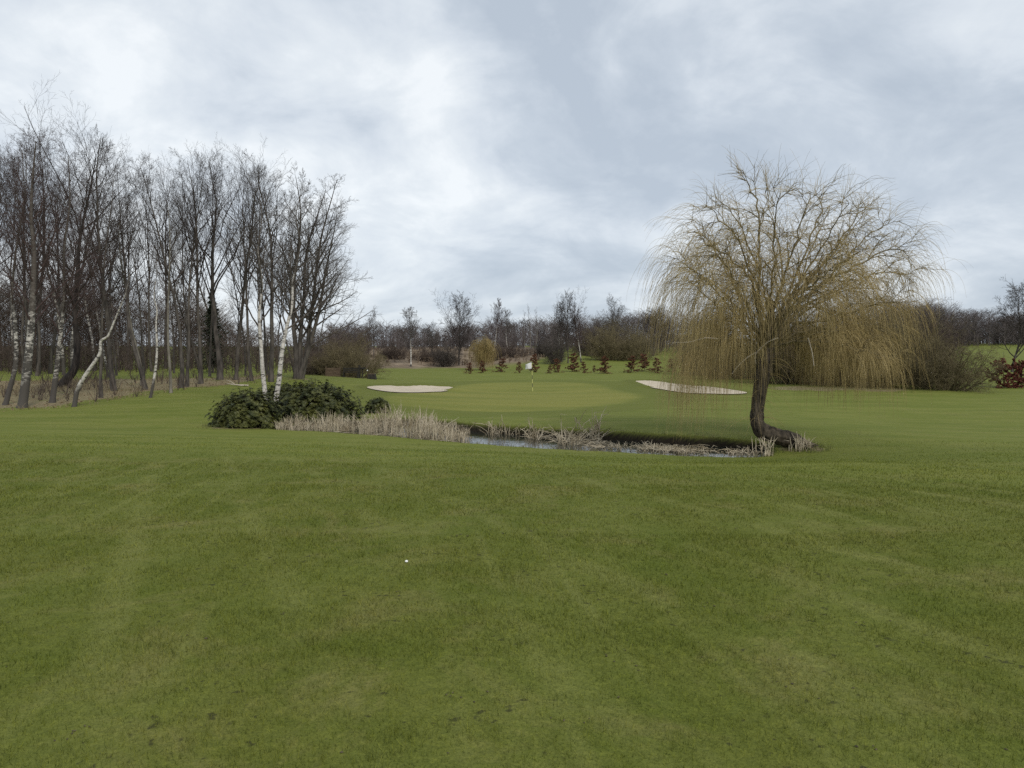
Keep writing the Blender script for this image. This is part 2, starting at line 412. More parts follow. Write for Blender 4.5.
# ------------------------------------------------------------------ ground sheet
FEET = [(hit(799, 449), .75), (hit(808, 449), .6), (hit(268, 417), .9), (hit(239, 427), 1.3), (hit(298, 379), 1.2), (hit(114, 391), .9), (hit(220, 380), 1.2), (hit(945, 388.5), 2.4), (hit(868, 388.5), 4), (hit(810, 388.5), 4), (hit(345, 377), 3)]
def build_ground():
    rs = [0.0, .4, .7]
    r = 1.0
    while r < 14: rs.append(r); r *= 1.02
    while r < 17: rs.append(r); r += .12
    while r < 29: rs.append(r); r += .06
    while r < 33: rs.append(r); r += .15
    while r < 85: rs.append(r); r += .38
    while r < 3500: rs.append(r); r *= 1.035
    rs = np.array(rs)
    az = np.concatenate([np.arange(-46, 46, .17), np.arange(46, 314, 6)])
    a = np.radians(az)
    X = rs[:, None] * np.sin(a); Y = rs[:, None] * np.cos(a)
    x, y = X.ravel(), Y.ravel()
    z, pd = carve(x, y, base_z(x, y))
    nr, na = X.shape
    idx = np.arange(nr * na).reshape(nr, na); nx = np.roll(idx, -1, 1)
    Q = np.stack([idx[:-1], idx[1:], nx[1:], nx[:-1]], -1).reshape(-1, 4)
    me = smooth(mesh_np('ground', np.stack([x, y, z], 1), Q))
    near = np.hypot(x, y) < 260
    def mask(poly, a, b, wob=0, ws=1.):
        v = np.zeros(len(x)); d = sdist(poly, x[near], y[near])
        if wob: d = d + wob * 2 * vnoise(x[near], y[near], ws, 8)
        v[near] = ss(a, b, d); return v
    fattr(me, 'fair', mask(FAIR, -1.6, 1.3, .5, .8))
    g = mask(GREEN, -.9, .6, .2, 1.5); fattr(me, 'green', g)
    fr = mask(GREEN, -3.6, -3.0); b1 = mask(BUNK1, -1.2, -.4); b2 = mask(BUNK2, -1.2, -.4)
    fattr(me, 'fringe', np.clip(np.maximum(np.maximum(fr * .6, b1), b2) - g, 0, 1))
    lt = mask(LITTER, -.8, .8, .8, 2.2) * .95
    for q, rr in FEET:
        dd = np.hypot(x - q[0], y - q[1]) + .3 * vnoise(x, y, .4, 3); lt = np.maximum(lt, .75 * (1 - ss(rr * .4, rr, dd)))
    fattr(me, 'litter', lt)
    fattr(me, 'scrub', mask(SCRUB, -1.5, 1.5, 2.5, 4))
    mud = ss(-.10, .0, pd + .12 * vnoise(x, y, .5, 5)); fattr(me, 'mud', mud)
    me.materials.append(M_TURF)
    tag(obj('ground', me), kind='structure')
build_ground()

def build_water():
    P = POND; c = P.mean(0)
    n = np.roll(P, -1, 0) - np.roll(P, 1, 0); n = np.stack([n[:, 1], -n[:, 0]], 1); n /= np.linalg.norm(n, axis=1, keepdims=True)
    if sdist(P, *(P[:1] + n[:1] * .05).T)[0] > 0: n = -n
    Q = P + n * .15
    me = bpy.data.meshes.new('water')
    me.from_pydata([(q[0], q[1], WATER) for q in Q], [], [list(range(len(Q)))])
    me.update(); me.materials.append(M_WATER)
    tag(obj('water', me), kind='structure')
build_water()

def build_bunker(P, name):
    c = P.mean(0); N = len(P); rings = 14
    V = []
    for k in range(rings):
        f = 1 - k / (rings - 1) * .999
        V.append(c + (P - c) * f)
    V = np.concatenate(V); x, y = V[:, 0], V[:, 1]
    bd = np.maximum(sdist(P, x, y), 0)
    z = base_z(x, y) - .13 * ss(.05, 1.2, bd) + .03 + .05 * vnoise(x, y, .9, 4) * ss(.1, .5, bd)
    idx = np.arange(rings * N).reshape(rings, N); nx = np.roll(idx, -1, 1)
    Q = np.stack([idx[:-1], nx[:-1], nx[1:], idx[1:]], -1).reshape(-1, 4)
    me = smooth(mesh_np(name, np.stack([x, y, z], 1), Q)); me.materials.append(M_SAND)
    tag(obj(name, me), kind='structure')
build_bunker(BUNK1, 'sand_bunker'); build_bunker(BUNK2, 'sand_bunker')

# ------------------------------------------------------------------ blades (turf, reeds, bank grass)
def blades(name, x, y, h, w, lean, mat, kind_attr=True, segs=1, seed=1):
    g = np.random.default_rng(seed); n = len(x)
    z = gz(x, y) - .004
    yaw = g.uniform(0, 2 * math.pi, n); la = g.uniform(0, 2 * math.pi, n); lm = np.abs(g.normal(0, lean, n))
    L = np.stack([np.cos(la) * lm, np.sin(la) * lm, np.ones(n)], 1) * h[:, None]
    S = np.stack([np.cos(yaw), np.sin(yaw), 0 * yaw], 1) * w[:, None] * .5
    B = np.stack([x, y, z], 1)
    if segs == 1:
        V = np.stack([B - S, B + S, B + L], 1).reshape(-1, 3); T = np.arange(3 * n).reshape(-1, 3)
        me = mesh_np(name, V, None, T); k = 3
    else:
        Mi = B + L * np.array([.35, .35, .6])
        V = np.stack([B - S, B + S, Mi + S * .8, Mi - S * .8, B + L], 1).reshape(-1, 3)
        i0 = np.arange(n) * 5
        Q = np.stack([i0, i0 + 1, i0 + 2, i0 + 3], 1); T = np.stack([i0 + 3, i0 + 2, i0 + 4], 1)
        me = mesh_np(name, V, Q, T); k = 5
    fattr(me, 'rnd', np.repeat(g.random(n), k))
    fattr(me, 'fair', np.repeat(ss(-1.6, 1.3, sdist(FAIR, x, y)), k))
    me.materials.append(mat)
    return me

def build_turf_blades():
    xs, ys = [], []
    for a, b, dens in ((2.3, 3.4, 5200), (3.4, 4.8, 4200), (4.8, 7, 2600), (7, 10, 1300), (10, 13, 640), (13, 17, 300), (17, 20, 120)):
        hw = b * .80
        n = int(dens * (b - a) * 2 * hw)
        y = rng.uniform(a, b, n); x = rng.uniform(-hw, hw, n)
        k = (np.abs(x) < y * .78) & (sdist(POND, x, y) < -.15); xs.append(x[k]); ys.append(y[k])
    x = np.concatenate(xs); y = np.concatenate(ys)
    cl = vnoise(x, y, .12, 3) + vnoise(x, y, .5, 4)
    h = rng.uniform(.016, .038, len(x)) * np.where(rng.random(len(x)) < .03, 1.7, 1) * (1 + .8 * cl)
    w = rng.uniform(.0025, .0045, len(x)) * np.clip(y / 4, .8, 3.2)
    o = obj('short_grass', blades('short_grass', x, y, h, w, .7, blade_material(), seed=3))
    tag(o, kind='stuff')
build_turf_blades()

def build_crumbs():
    n = 190
    y = 2.6 * np.exp(rng.random(n) * 1.9); x = rng.uniform(-.75, .75, n) * y
    cx, cy = x[:60].copy(), y[:60].copy()
    q = rng.integers(0, 60, 110); x[60:170] = cx[q] + rng.normal(0, .06, 110); y[60:170] = cy[q] + rng.normal(0, .05, 110)
    z = gz(x, y)
    V, Q = [], []
    ang = np.arange(6) * math.pi / 3
    for i in range(n):
        s = rng.uniform(.004, .010) * (1.7 if rng.random() < .12 else 1); e = rng.uniform(.35, 1); a = rng.uniform(0, 6.28)
        b = len(V)
        for hh, rr in ((0, 1), (.4, .85), (.6, .3)):
            for q in ang:
                u, v = math.cos(q) * s * rr * rng.uniform(.7, 1.2), math.sin(q) * s * e * rr * rng.uniform(.7, 1.2)
                V.append((x[i] + u * math.cos(a) - v * math.sin(a), y[i] + u * math.sin(a) + v * math.cos(a), z[i] + .004 + hh * s * .6))
        for k in range(2):
            for q in range(6): Q.append((b + k * 6 + q, b + k * 6 + (q + 1) % 6, b + (k + 1) * 6 + (q + 1) % 6, b + (k + 1) * 6 + q))
        Q.append((b + 12, b + 13, b + 14, b + 15)); Q.append((b + 15, b + 16, b + 17, b + 12))
    me = mesh_np('worm_casts', V, Q); me.materials.append(M_CRUMB)
    tag(obj('worm_casts', me), kind='stuff')
build_crumbs()

def reed_polys(x, y, h, lean, seed, bent=.2, base=None):
    g = np.random.default_rng(seed); out = []
    z = np.maximum(gz(x, y), WATER - .1)
    for i in range(len(x)):
        a = g.uniform(0, 6.28); l = abs(g.normal(0, lean)); H = h[i]; w = .006 + .006 * g.random()
        dx, dy = math.cos(a) * l, math.sin(a) * l
        p = [(x[i] + dx * H * t * t, y[i] + dy * H * t * t, z[i] + H * t * (1 - .15 * l * t)) for t in (0, .4, .75)]
        if g.random() < bent:   # snapped over
            b = g.uniform(0, 6.28); q = p[2]
            p.append((q[0] + math.cos(b) * H * .35, q[1] + math.sin(b) * H * .35, q[2] - H * g.uniform(-.05, .35)))
        else:
            p.append((x[i] + dx * H, y[i] + dy * H, z[i] + H * (1 - .15 * l)))
        out.append((p, (w, w, w * .85, w * .35)))
    return out

def in_pond(px0, px1, f0, f1, n, seed):
    """points between the near bank (f=0) and the far bank (f=1)"""
    g = np.random.default_rng(seed)
    near = [(272, 429), (320, 431), (360, 434), (400, 437), (440, 440.5), (480, 443.5), (520, 446.5), (560, 449), (600, 451), (640, 453), (680, 455), (720, 456.5), (760, 457)]
    far = [(272, 427), (310, 423), (350, 420), (390, 418), (430, 419.5), (470, 423.5), (500, 425.5), (540, 428), (580, 430), (620, 432), (660, 434.5), (700, 437), (735, 440), (764, 444)]
    nw = np.array([hit(*p)[:2] for p in near]); fw = np.array([hit(*p)[:2] for p in far])
    px = g.uniform(px0, px1, n); f = g.uniform(f0, f1, n)
    nx = np.interp(px, [p[0] for p in near], nw[:, 0]); ny = np.interp(px, [p[0] for p in near], nw[:, 1])
    fx = np.interp(px, [p[0] for p in far], fw[:, 0]); fy = np.interp(px, [p[0] for p in far], fw[:, 1])
    return px, f, nx + (fx - nx) * f, ny + (fy - ny) * f

def build_reeds():
    polys = []
    px, f, x, y = in_pond(274, 470, .0, .8, 3300, 11)
    cl = vnoise(x, y, .6, 3)
    hh = np.interp(px, [274, 300, 330, 360, 390, 410, 440, 470], [.42, .55, .6, .62, .9, .85, .66, .3]) * rng.uniform(.3, 1.2, len(x)) * (1 + .9 * cl) * .86
    keep = (cl + .5 * vnoise(x, y, .22, 8) > -.06); polys += reed_polys(x[keep], y[keep], hh[keep], .28, 12, .22)
    for (a, b, f0, f1, n, H) in ((488, 535, .70, 1, 170, .40), (535, 600, .35, 1.0, 480, .50), (600, 690, .15, .60, 520, .24), (560, 600, .85, 1.05, 150, .6), (690, 760, .1, .6, 170, .24), (560, 690, .06, .3, 120, .12), (752, 768, .2, .9, 40, .5)):
        px, f, x, y = in_pond(a, b, f0, f1, n, int(a + n))
        cl = vnoise(x, y, .5, 6); k = cl > -.12
        if a >= 600: k &= (rng.random(len(x)) < .6)
        polys += reed_polys(x[k], y[k], H * rng.uniform(.4, 1.4, k.sum()), .75, int(a), .5)
    g = np.random.default_rng(91)   # snapped stems lying on the water
    for (a, b, f0, f1, n) in ((595, 690, .18, .62, 360), (690, 750, .25, .6, 45), (535, 600, .45, .95, 110), (330, 465, .0, .9, 260)):
        px, f, x, y = in_pond(a, b, f0, f1, n, int(a * 3 + n)); k = (vnoise(x, y, .5, 2) > -.02); x, y = x[k], y[k]
        for i in range(len(x)):
            an = g.uniform(0, 6.28); L = g.uniform(.15, .55); z0 = WATER + g.uniform(.0, .05); z1 = WATER + abs(g.normal(0, .05)); w = g.uniform(.006, .012)
            polys.append(([(x[i], y[i], z0), (x[i] + math.cos(an) * L * .5, y[i] + math.sin(an) * L * .5, max(z0, z1) + g.uniform(0, .05)), (x[i] + math.cos(an + .3) * L, y[i] + math.sin(an + .3) * L, z1)], (w, w, w * .5)))
    for (qx, qy, n, H) in ((766, 456, 26, .45), (799, 451, 40, .42), (806, 449, 30, .3)):
        c = hit(qx, qy); polys += reed_polys(c[0] + rng.normal(0, .08, n), c[1] + rng.normal(0, .08, n), H * rng.uniform(.5, 1.2, n), .45, qx, .3)
    me = tube_mesh('dead_reeds', [(polys, 3)], M_REED)
    tag(obj('dead_reeds', me), kind='stuff')
    fx, fy = [], []
    for q, rr in FEET:
        n = int(260 * rr); a = rng.uniform(0, 6.28, n); d = rr * np.sqrt(rng.random(n)); fx.append(q[0] + np.cos(a) * d); fy.append(q[1] + np.sin(a) * d)
    fx = np.concatenate(fx); fy = np.concatenate(fy); k = sdist(POND, fx, fy) < -.05; fx, fy = fx[k], fy[k]
    o = obj('long_grass', blades('long_grass', fx, fy, rng.uniform(.04, .17, len(fx)), rng.uniform(.006, .014, len(fx)), .6, M_SEDGE, segs=2, seed=8)); tag(o, kind='stuff')
    # ragged grass along the bank
    P = np.concatenate([POND[i] + (np.roll(POND, -1, 0)[i] - POND[i]) * u[:, None] for i, u in enumerate(rng.random((len(POND), 45)))])
    P = P + rng.normal(0, .09, P.shape)
    pdist = sdist(POND, P[:, 0], P[:, 1]); P = P[(pdist < -.04)]
    h = rng.uniform(.03, .11, len(P)); w = rng.uniform(.006, .012, len(P))
    o = obj('bank_grass', blades('bank_grass', P[:, 0], P[:, 1], h, w, .7, M_SEDGE, segs=2, seed=5)); tag(o, kind='stuff')
build_reeds()

# ------------------------------------------------------------------ tree grower
def rv(): return Vector((random.gauss(0, 1), random.gauss(0, 1), random.gauss(0, 1)))

def perp(d, az):
    u = d.cross(Vector((1, 0, 0)) if abs(d.z) > .7 else Vector((0, 0, 1))).normalized(); v = d.cross(u)
    return u * math.cos(az) + v * math.sin(az)

def grow(out, p, d, L, r, lvl, P, path=None):
    if path is None:
        n = P['seg'][lvl]; st = L / n; pts = [p.copy()]; rad = [r]; dirs = [d.copy()]
        tip = P['tip'][lvl]; wob = P['wob'][lvl]; up = P['up'][lvl]
        for i in range(n):
            d = (d + rv() * wob + Vector((P.get('wind', 0) * lvl, 0, up))).normalized()
            p = p + d * st; pts.append(p.copy()); dirs.append(d.copy()); rad.append(r * (1 - (1 - tip) * ((i + 1) / n) ** P.get('tpow', 1)))
    else:
        pts = path; n = len(pts) - 1; dirs = [(pts[min(i + 1, n)] - pts[max(i - 1, 0)]).normalized() for i in range(n + 1)]
        rad = [r * (1 - (1 - P['tip'][0]) * (i / n) ** P.get('tpow', 1)) for i in range(n + 1)]
        L = sum((pts[i + 1] - pts[i]).length for i in range(n))
    if lvl == 0:
        rad[0] *= P.get('flare', 1.35)
    out.append((lvl, pts, rad))
    if lvl + 1 >= len(P['num']): return
    c = lvl + 1; nc = P['num'][c]; t0 = P['t0'][c]; az = random.uniform(0, 6.28)
    for k in range(nc):
        t = t0 + (P.get('t1', .99) - t0) * (k + random.random()) / nc
        fi = t * n; i = min(int(fi), n - 1); q = fi - i
        pos = pts[i].lerp(pts[i + 1], q); dd = dirs[i].lerp(dirs[i + 1], q).normalized()
        az += 2.4 + random.uniform(-.5, .5)
        an = R(P['ang'][c] * (random.uniform(.7, 1.3)))
        cd = dd * math.cos(an) + perp(dd, az) * math.sin(an)
        cl = L * P['len'][c] * random.uniform(.65, 1.25)
        if c == 1: cl *= P['prof']((t - t0) / (1 - t0))
        else: cl *= 1.15 - .5 * t
        if c == 1 and 'fork' in P and random.random() < P['fork'] and t < .8: cl *= 1.55; cd = (cd + dd * .7).normalized()
        rr = (rad[i] * (1 - q) + rad[i + 1] * q)
        grow(out, pos, cd, cl, max(min(rr * .75, rr * P['rr'][c], cl * .03), P.get('rmin', .004)), c, P)

def make_tree(P, H, r0, path=None, seed=0, stems=None):
    random.seed(seed); out = []
    if stems:
        for (dx, dy, lean_az, lean, hs) in stems:
            d = Vector((math.cos(lean_az) * lean, math.sin(lean_az) * lean, 1)).normalized()
            grow(out, Vector((dx, dy, -.08)), d, H * hs, r0 * (.6 + .4 * hs), 0, P)
    elif path:
        grow(out, None, None, 0, r0, 0, P, path)
    else:
        grow(out, Vector((0, 0, -.1)), Vector((random.gauss(0, .03), random.gauss(0, .03), 1)).normalized(), H, r0, 0, P)
    return out

def tree_parts(out, mt, mc, trunk_lvl=0, tag_='tree'):
    tr = [(p, r) for l, p, r in out if l <= trunk_lvl]
    cr1 = [(p, r) for l, p, r in out if l > trunk_lvl and l <= 1]
    cr2 = [(p, r) for l, p, r in out if l > trunk_lvl and l == 2]
    cr3 = [(p, r) for l, p, r in out if l > 2]
    return [('trunk', tube_mesh('trunk', [(tr, 9)], mt)), ('crown', tube_mesh('crown', [(cr1, 5), (cr2, 4), (cr3, 3)], mc))]

# species
ALDER = dict(num=[1, 24, 7, 6, 3], seg=[12, 6, 4, 3, 3], tip=[.10, .2, .3, .4, .5], wob=[.065, .10, .10, .12, .14], up=[.02, .09, .06, .03, .01],
             t0=[0, .40, .25, .15, .2], ang=[0, 40, 36, 33, 32], len=[1, .26, .44, .48, .55], rr=[1, .55, .55, .5, .6], prof=lambda t: (.55 + .6 * math.sin(min(t * 1.2 + .15, 1) * 2.6)) * (1 - .62 * t ** 2), rmin=.0042, tpow=1.0)
SYCA = dict(ALDER, fork=.22, num=[1, 18, 8, 6, 3], t0=[0, .33, .3, .15, .2], ang=[0, 30, 32, 32, 32], len=[1, .38, .40, .46, .52], up=[.01, .09, .07, .04, .02], prof=lambda t: 1.05 - .85 * t)
BIRCH = dict(ALDER, num=[1, 28, 8, 7, 3], t0=[0, .30, .2, .1, .1], ang=[0, 38, 38, 36, 34], len=[1, .30, .44, .46, .6], up=[.01, .07, .03, -.01, -.04], prof=lambda t: 1.0 - .75 * t, rr=[1, .3, .45, .5, .6], rmin=.0042)
OPENB = dict(ALDER, fork=.15, num=[1, 20, 8, 6, 4], t0=[0, .30, .25, .15, .2], ang=[0, 46, 38, 34, 32], len=[1, .44, .42, .44, .5], up=[.02, .09, .07, .05, .03], prof=lambda t: 1.1 - .9 * t)
ROUND = dict(ALDER, fork=.2, num=[1, 24, 10, 8, 3], t0=[0, .15, .2, .15, .2], ang=[0, 45, 45, 45, 45], len=[1, .48, .45, .42, .45], up=[.01, .08, .04, .02, 0], prof=lambda t: 1.0 - .55 * t, rmin=.012)
POLE = dict(ALDER, num=[1, 22, 5, 4], t0=[0, .35, .2, .2], ang=[0, 25, 32, 35], len=[1, .14, .45, .5], seg=[10, 4, 3, 2], prof=lambda t: 1 - .5 * t, rmin=.007)
SHRUB = dict(num=[1, 12, 8, 4], seg=[7, 4, 3, 2], tip=[.2, .3, .4, .5], wob=[.08, .14, .18, .2], up=[-.01, .02, -.02, -.05], t0=[0, .06, .12, .15], ang=[0, 48, 45, 45], len=[1, .42, .45, .5], rr=[1, .5, .55, .6], prof=lambda t: 1.1 - .6 * t, rmin=.006, flare=1)

def shrub_stems(n, Rr, seed, maxlean=1.1):
    g = random.Random(seed); out = []
    for _ in range(n):
        a = g.uniform(0, 6.28); q = math.sqrt(g.random()); out.append((math.cos(a) * q * Rr, math.sin(a) * q * Rr, a + g.uniform(-.4, .4), q * maxlean * g.uniform(.6, 1.1), (1 - .28 * q * q) * g.uniform(.78, 1.05)))
    return out

PROTO = {}
def proto(key, H, parts): PROTO[key] = (H, parts)
for i in range(4): proto('alder%d' % i, 14, tree_parts(make_tree(ALDER, 14, .125, seed=20 + i), M_BARK, M_TWIG))
for i in range(3): proto('syca%d' % i, 14, tree_parts(make_tree(SYCA, 14, .14, seed=40 + i), M_BARK, M_TWIG))
proto('palealder', 12, tree_parts(make_tree(dict(ALDER, num=[1, 16, 6, 5, 3]), 12, .10, seed=33), M_BARKP, M_TWIGG))
for i in range(3): proto('birch%d' % i, 13, tree_parts(make_tree(BIRCH, 13, .12, seed=60 + i), M_BIRCHD, M_TWIGR))
proto('openbirch', 12, tree_parts(make_tree(OPENB, 12, .10, seed=71), M_BIRCHW, M_TWIGG))

def place(key, name, x, y, H, label, cat='tree', group=None, rot=None, xs=1.0, z=None):
    h0, parts = PROTO[key]
    e = bpy.data.objects.new(name, None); COL.objects.link(e); e.empty_display_size = .3
    e.location = (x, y, gz1(x, y) if z is None else z)
    s = H / h0; e.scale = (s * xs, s * xs, s); e.rotation_euler.z = random.uniform(0, 6.28) if rot is None else rot
    for pn, me in parts: obj(pn, me, e)
    return tag(e, label, cat, group)

def plant(key, name, px, py, top, label, cat='tree', group=None, d=None, rot=None, xs=1.0):
    if d is None: p = hit(px, py)
    else:
        p = at(px, py, d); p[2] = gz1(p[0], p[1])
    zt = at(px, top + (7 if cat == 'tree' and p[1] < 90 and px < 370 else 0), p[1])[2]
    return place(key, name, p[0], p[1], zt - p[2], label, cat, group, rot, xs)

def path_tree(name, px_path, d, r0, P, mt, mc, label, group=None, cat='tree', seed=1, dy=0.0, sub=3):
    """a tree whose trunk follows a surveyed line"""
    b = hit(*px_path[0]) if d is None else None
    if d is None: d = b[1]
    pts = [at(q[0], q[1], d + dy * i / (len(px_path) - 1)) for i, q in enumerate(px_path)]
    g = gz1(pts[0][0], pts[0][1]); org = np.array([pts[0][0], pts[0][1], g])
    pts[0][2] = g - .1
    L = [Vector(p - org) for p in pts]
    fine = []
    for i in range(len(L) - 1):
        p0, p1, p2, p3 = L[max(i - 1, 0)], L[i], L[i + 1], L[min(i + 2, len(L) - 1)]
        for k in range(sub):
            t = k / sub
            fine.append(.5 * (2 * p1 + (p2 - p0) * t + (2 * p0 - 5 * p1 + 4 * p2 - p3) * t * t + (3 * p1 - p0 - 3 * p2 + p3) * t ** 3))
    fine.append(L[-1])
    out = make_tree(P, 0, r0, path=fine, seed=seed)
    e = bpy.data.objects.new(name, None); COL.objects.link(e); e.location = org
    for pn, me in tree_parts(out, mt, mc): obj(pn, me, e)
    return tag(e, label, cat, group)

# ------------------------------------------------------------------ left wood
GW = 'bare trees along the edge of the left wood'
path_tree('birch_tree', [(5, 405), (10, 388), (16, 362), (15, 320), (12, 296), (16, 250), (24, 200), (22, 150)], None, .12, dict(BIRCH, num=[1, 18, 7, 6, 3], t0=[0, .5, .2, .1, .1]), M_BIRCHD, M_TWIGR,
          'slim birch with pale patched trunk leaning right from its foot, at the far left edge', GW, seed=3)
path_tree('birch_tree', [(22, 408), (26, 380), (30, 340), (33, 295), (34, 250), (31, 215), (33, 175), (36, 142)], None, .20, BIRCH, M_BIRCHD, M_TWIGR,
          'stoutest birch with grey and white mottled trunk, at the front left of the wood', GW, seed=5)
path_tree('birch_tree', [(52, 403), (56, 375), (60, 340), (64, 300), (64, 250), (70, 200), (68, 155)], None, .13, BIRCH, M_BIRCHD, M_TWIGR,
          'tall straight birch with a whitish trunk just left of the black bent trunk', GW, seed=7)
path_tree('twisted_tree', [(61, 387), (66, 380), (73, 372), (76, 362), (77, 345), (75, 320), (76, 295), (80, 240), (90, 190), (96, 158)], None, .28, dict(OPENB, tip=[.08, .25, .3, .4, .5], t0=[0, .55, .2, .15, .2]), M_BLACKB, M_TWIG,
          'tree with a black trunk bent like an elbow near its foot', GW, seed=9)
path_tree('birch_tree', [(74, 407), (77, 392), (83, 379), (94, 363), (100, 353), (101, 341), (108, 336), (114, 322), (121, 305), (126, 292), (130, 272)], None, .105, dict(BIRCH, num=[1, 9, 5, 4, 3], t0=[0, .45, .2, .1, .1], len=[1, .2, .42, .42, .5]), M_BIRCH, M_TWIGR,
          'short crooked birch whose white trunk leans right and kinks halfway up', GW, seed=11)
plant('alder1', 'alder_tree', 101, 398, 150, 'thin dark straight tree just right of the crooked leaning birch', group=GW, xs=.8)
plant('syca1', 'alder_tree', 114, 391, 128, 'tall dark tree with flared foot, its bushy top clear of the birches beside it', group=GW)
plant('palealder', 'alder_tree', 142, 386, 200, 'brownish slim tree close behind the taller grey trunk left of the slender white birch', group=GW)
plant('alder2', 'alder_tree', 146, 390, 150, 'grey trunked tree immediately left of the slender wavy white birch', group=GW)
path_tree('birch_tree', [(150, 398), (153, 385), (156, 365), (157, 345), (156, 325), (157, 310), (154, 295), (157, 270), (155, 245)], None, .075, dict(BIRCH, num=[1, 12, 5, 4, 3], t0=[0, .5, .2, .1, .1], len=[1, .17, .42, .42, .5]), M_BIRCH, M_TWIGR,
          'slender birch with wavy bright white trunk, alone on the edge of the mown grass', GW, seed=13)
path_tree('alder_tree', [(171, 393), (170, 370), (168, 340), (168, 310), (169, 280), (170, 240), (168, 205)], None, .085, dict(ALDER, num=[1, 14, 5, 4, 3]), M_BARKP, M_TWIGG,
          'slim tree with tan trunk, immediately right of the slender wavy white birch', GW, seed=15)
plant('alder0', 'alder_tree', 181, 388, 146, 'left one of two close dark trunks in the middle of the wood edge', group=GW)
plant('alder3', 'alder_tree', 187, 387, 150, 'right one of two close dark trunks in the middle of the wood edge', group=GW, xs=.85)
plant('syca0', 'alder_tree', 201, 384, 150, 'dark tree with a straight medium trunk between the paired trunks and the thickest trunk', group=GW, xs=.9)
plant('syca2', 'alder_tree', 220, 380, 152, 'dark tree with the thickest trunk of the wood edge, left of the right-leaning slim tree', group=GW, xs=1.25)
path_tree('alder_tree', [(236, 380), (238, 350), (242, 310), (246, 270), (252, 230), (254, 200), (262, 178)], None, .13, SYCA, M_BARK, M_TWIG,
          'slim tree whose dark trunk leans right, with pale sky on both sides of it', GW, seed=19)
plant('syca1', 'alder_tree', 252, 381, 168, 'dark forked tree just left of the two white birches', group=GW, rot=2.2, xs=.8)
plant('syca0', 'alder_tree', 271, 382, 160, 'grey tree rising behind the gap between the two white birches', group=GW, rot=4.0, xs=1.15)
# the spreading end tree
b = hit(298, 379)
out = make_tree(dict(OPENB, fork=0, num=[1, 22, 8, 6, 4], t0=[0, .20, .25, .15, .2], len=[1, .36, .42, .44, .5], ang=[0, 46, 40, 34, 32], up=[.015, .06, .05, .04, .02]), 13.4, .17, seed=103,
                stems=[(-.12, 0, 3.0, .03, 1.0), (.14, .06, .0, .10, .98), (.05, -.1, -.3, .27, .82), (0, .12, 1.8, .12, .95)])
e = bpy.data.objects.new('spreading_tree', None); COL.objects.link(e); e.location = (b[0], b[1], gz1(b[0], b[1]))
for pn, me in tree_parts(out, M_BARK, M_TWIGG): obj(pn, me, e)
tag(e, 'wide many-stemmed bare tree at the right end of the wood, branches fanning over the lawn', 'tree', GW)
# the two white birches by the bushes
GB = 'two white birches by the bushes'
BB = dict(OPENB, tip=[.06, .2, .3, .4, .5], num=[1, 20, 8, 6, 4], t0=[0, .42, .25, .15, .2], len=[1, .30, .42, .40, .42])
path_tree('birch_tree', [(268, 413), (266, 400), (263, 375), (261, 345), (259, 315), (262, 285), (258, 250), (262, 215), (256, 182)], 29.0, .112, BB, M_BIRCHW, M_TWIGG,
          'white birch rising straight from the dark bush, left one of a pair', GB, seed=23, dy=.5)
path_tree('birch_tree', [(273, 419), (275, 405), (279, 380), (282, 352), (286, 330), (292, 305), (293, 280), (300, 245), (296, 215), (303, 188)], 28.6, .122, BB, M_BIRCHW, M_TWIGG,
          'white birch leaning right beside the reeds, right one of a pair', GB, seed=25, dy=1)
# depth of the wood
ENVX = [-80, 0, 30, 80, 115, 150, 180, 230, 270, 320, 350]; ENVY = [128, 128, 126, 130, 148, 155, 150, 168, 165, 175, 215]
g = random.Random(5)
keys = ['alder0', 'alder1', 'alder2', 'alder3', 'syca0', 'syca1', 'syca2', 'birch0', 'birch1', 'birch2']
for i in range(40):
    px = -70 + 395 * ((i * .618034) % 1.0) if i < 33 else g.uniform(-60, 120); d = g.uniform(47, 84)
    top = np.interp(px, ENVX, ENVY) + g.uniform(3, 75)
    if px > 225 and px < 262: top += 45
    k = g.choice(keys[:7] if px > 110 else keys)
    p = at(px, 380, d); 
    random.seed(i)
    plant(k, 'forest_tree', px, 380, top, 'bare tree deep inside the left wood, behind its front row of trunks', group='trees deep inside the left wood', d=d, xs=g.uniform(.6, .95))
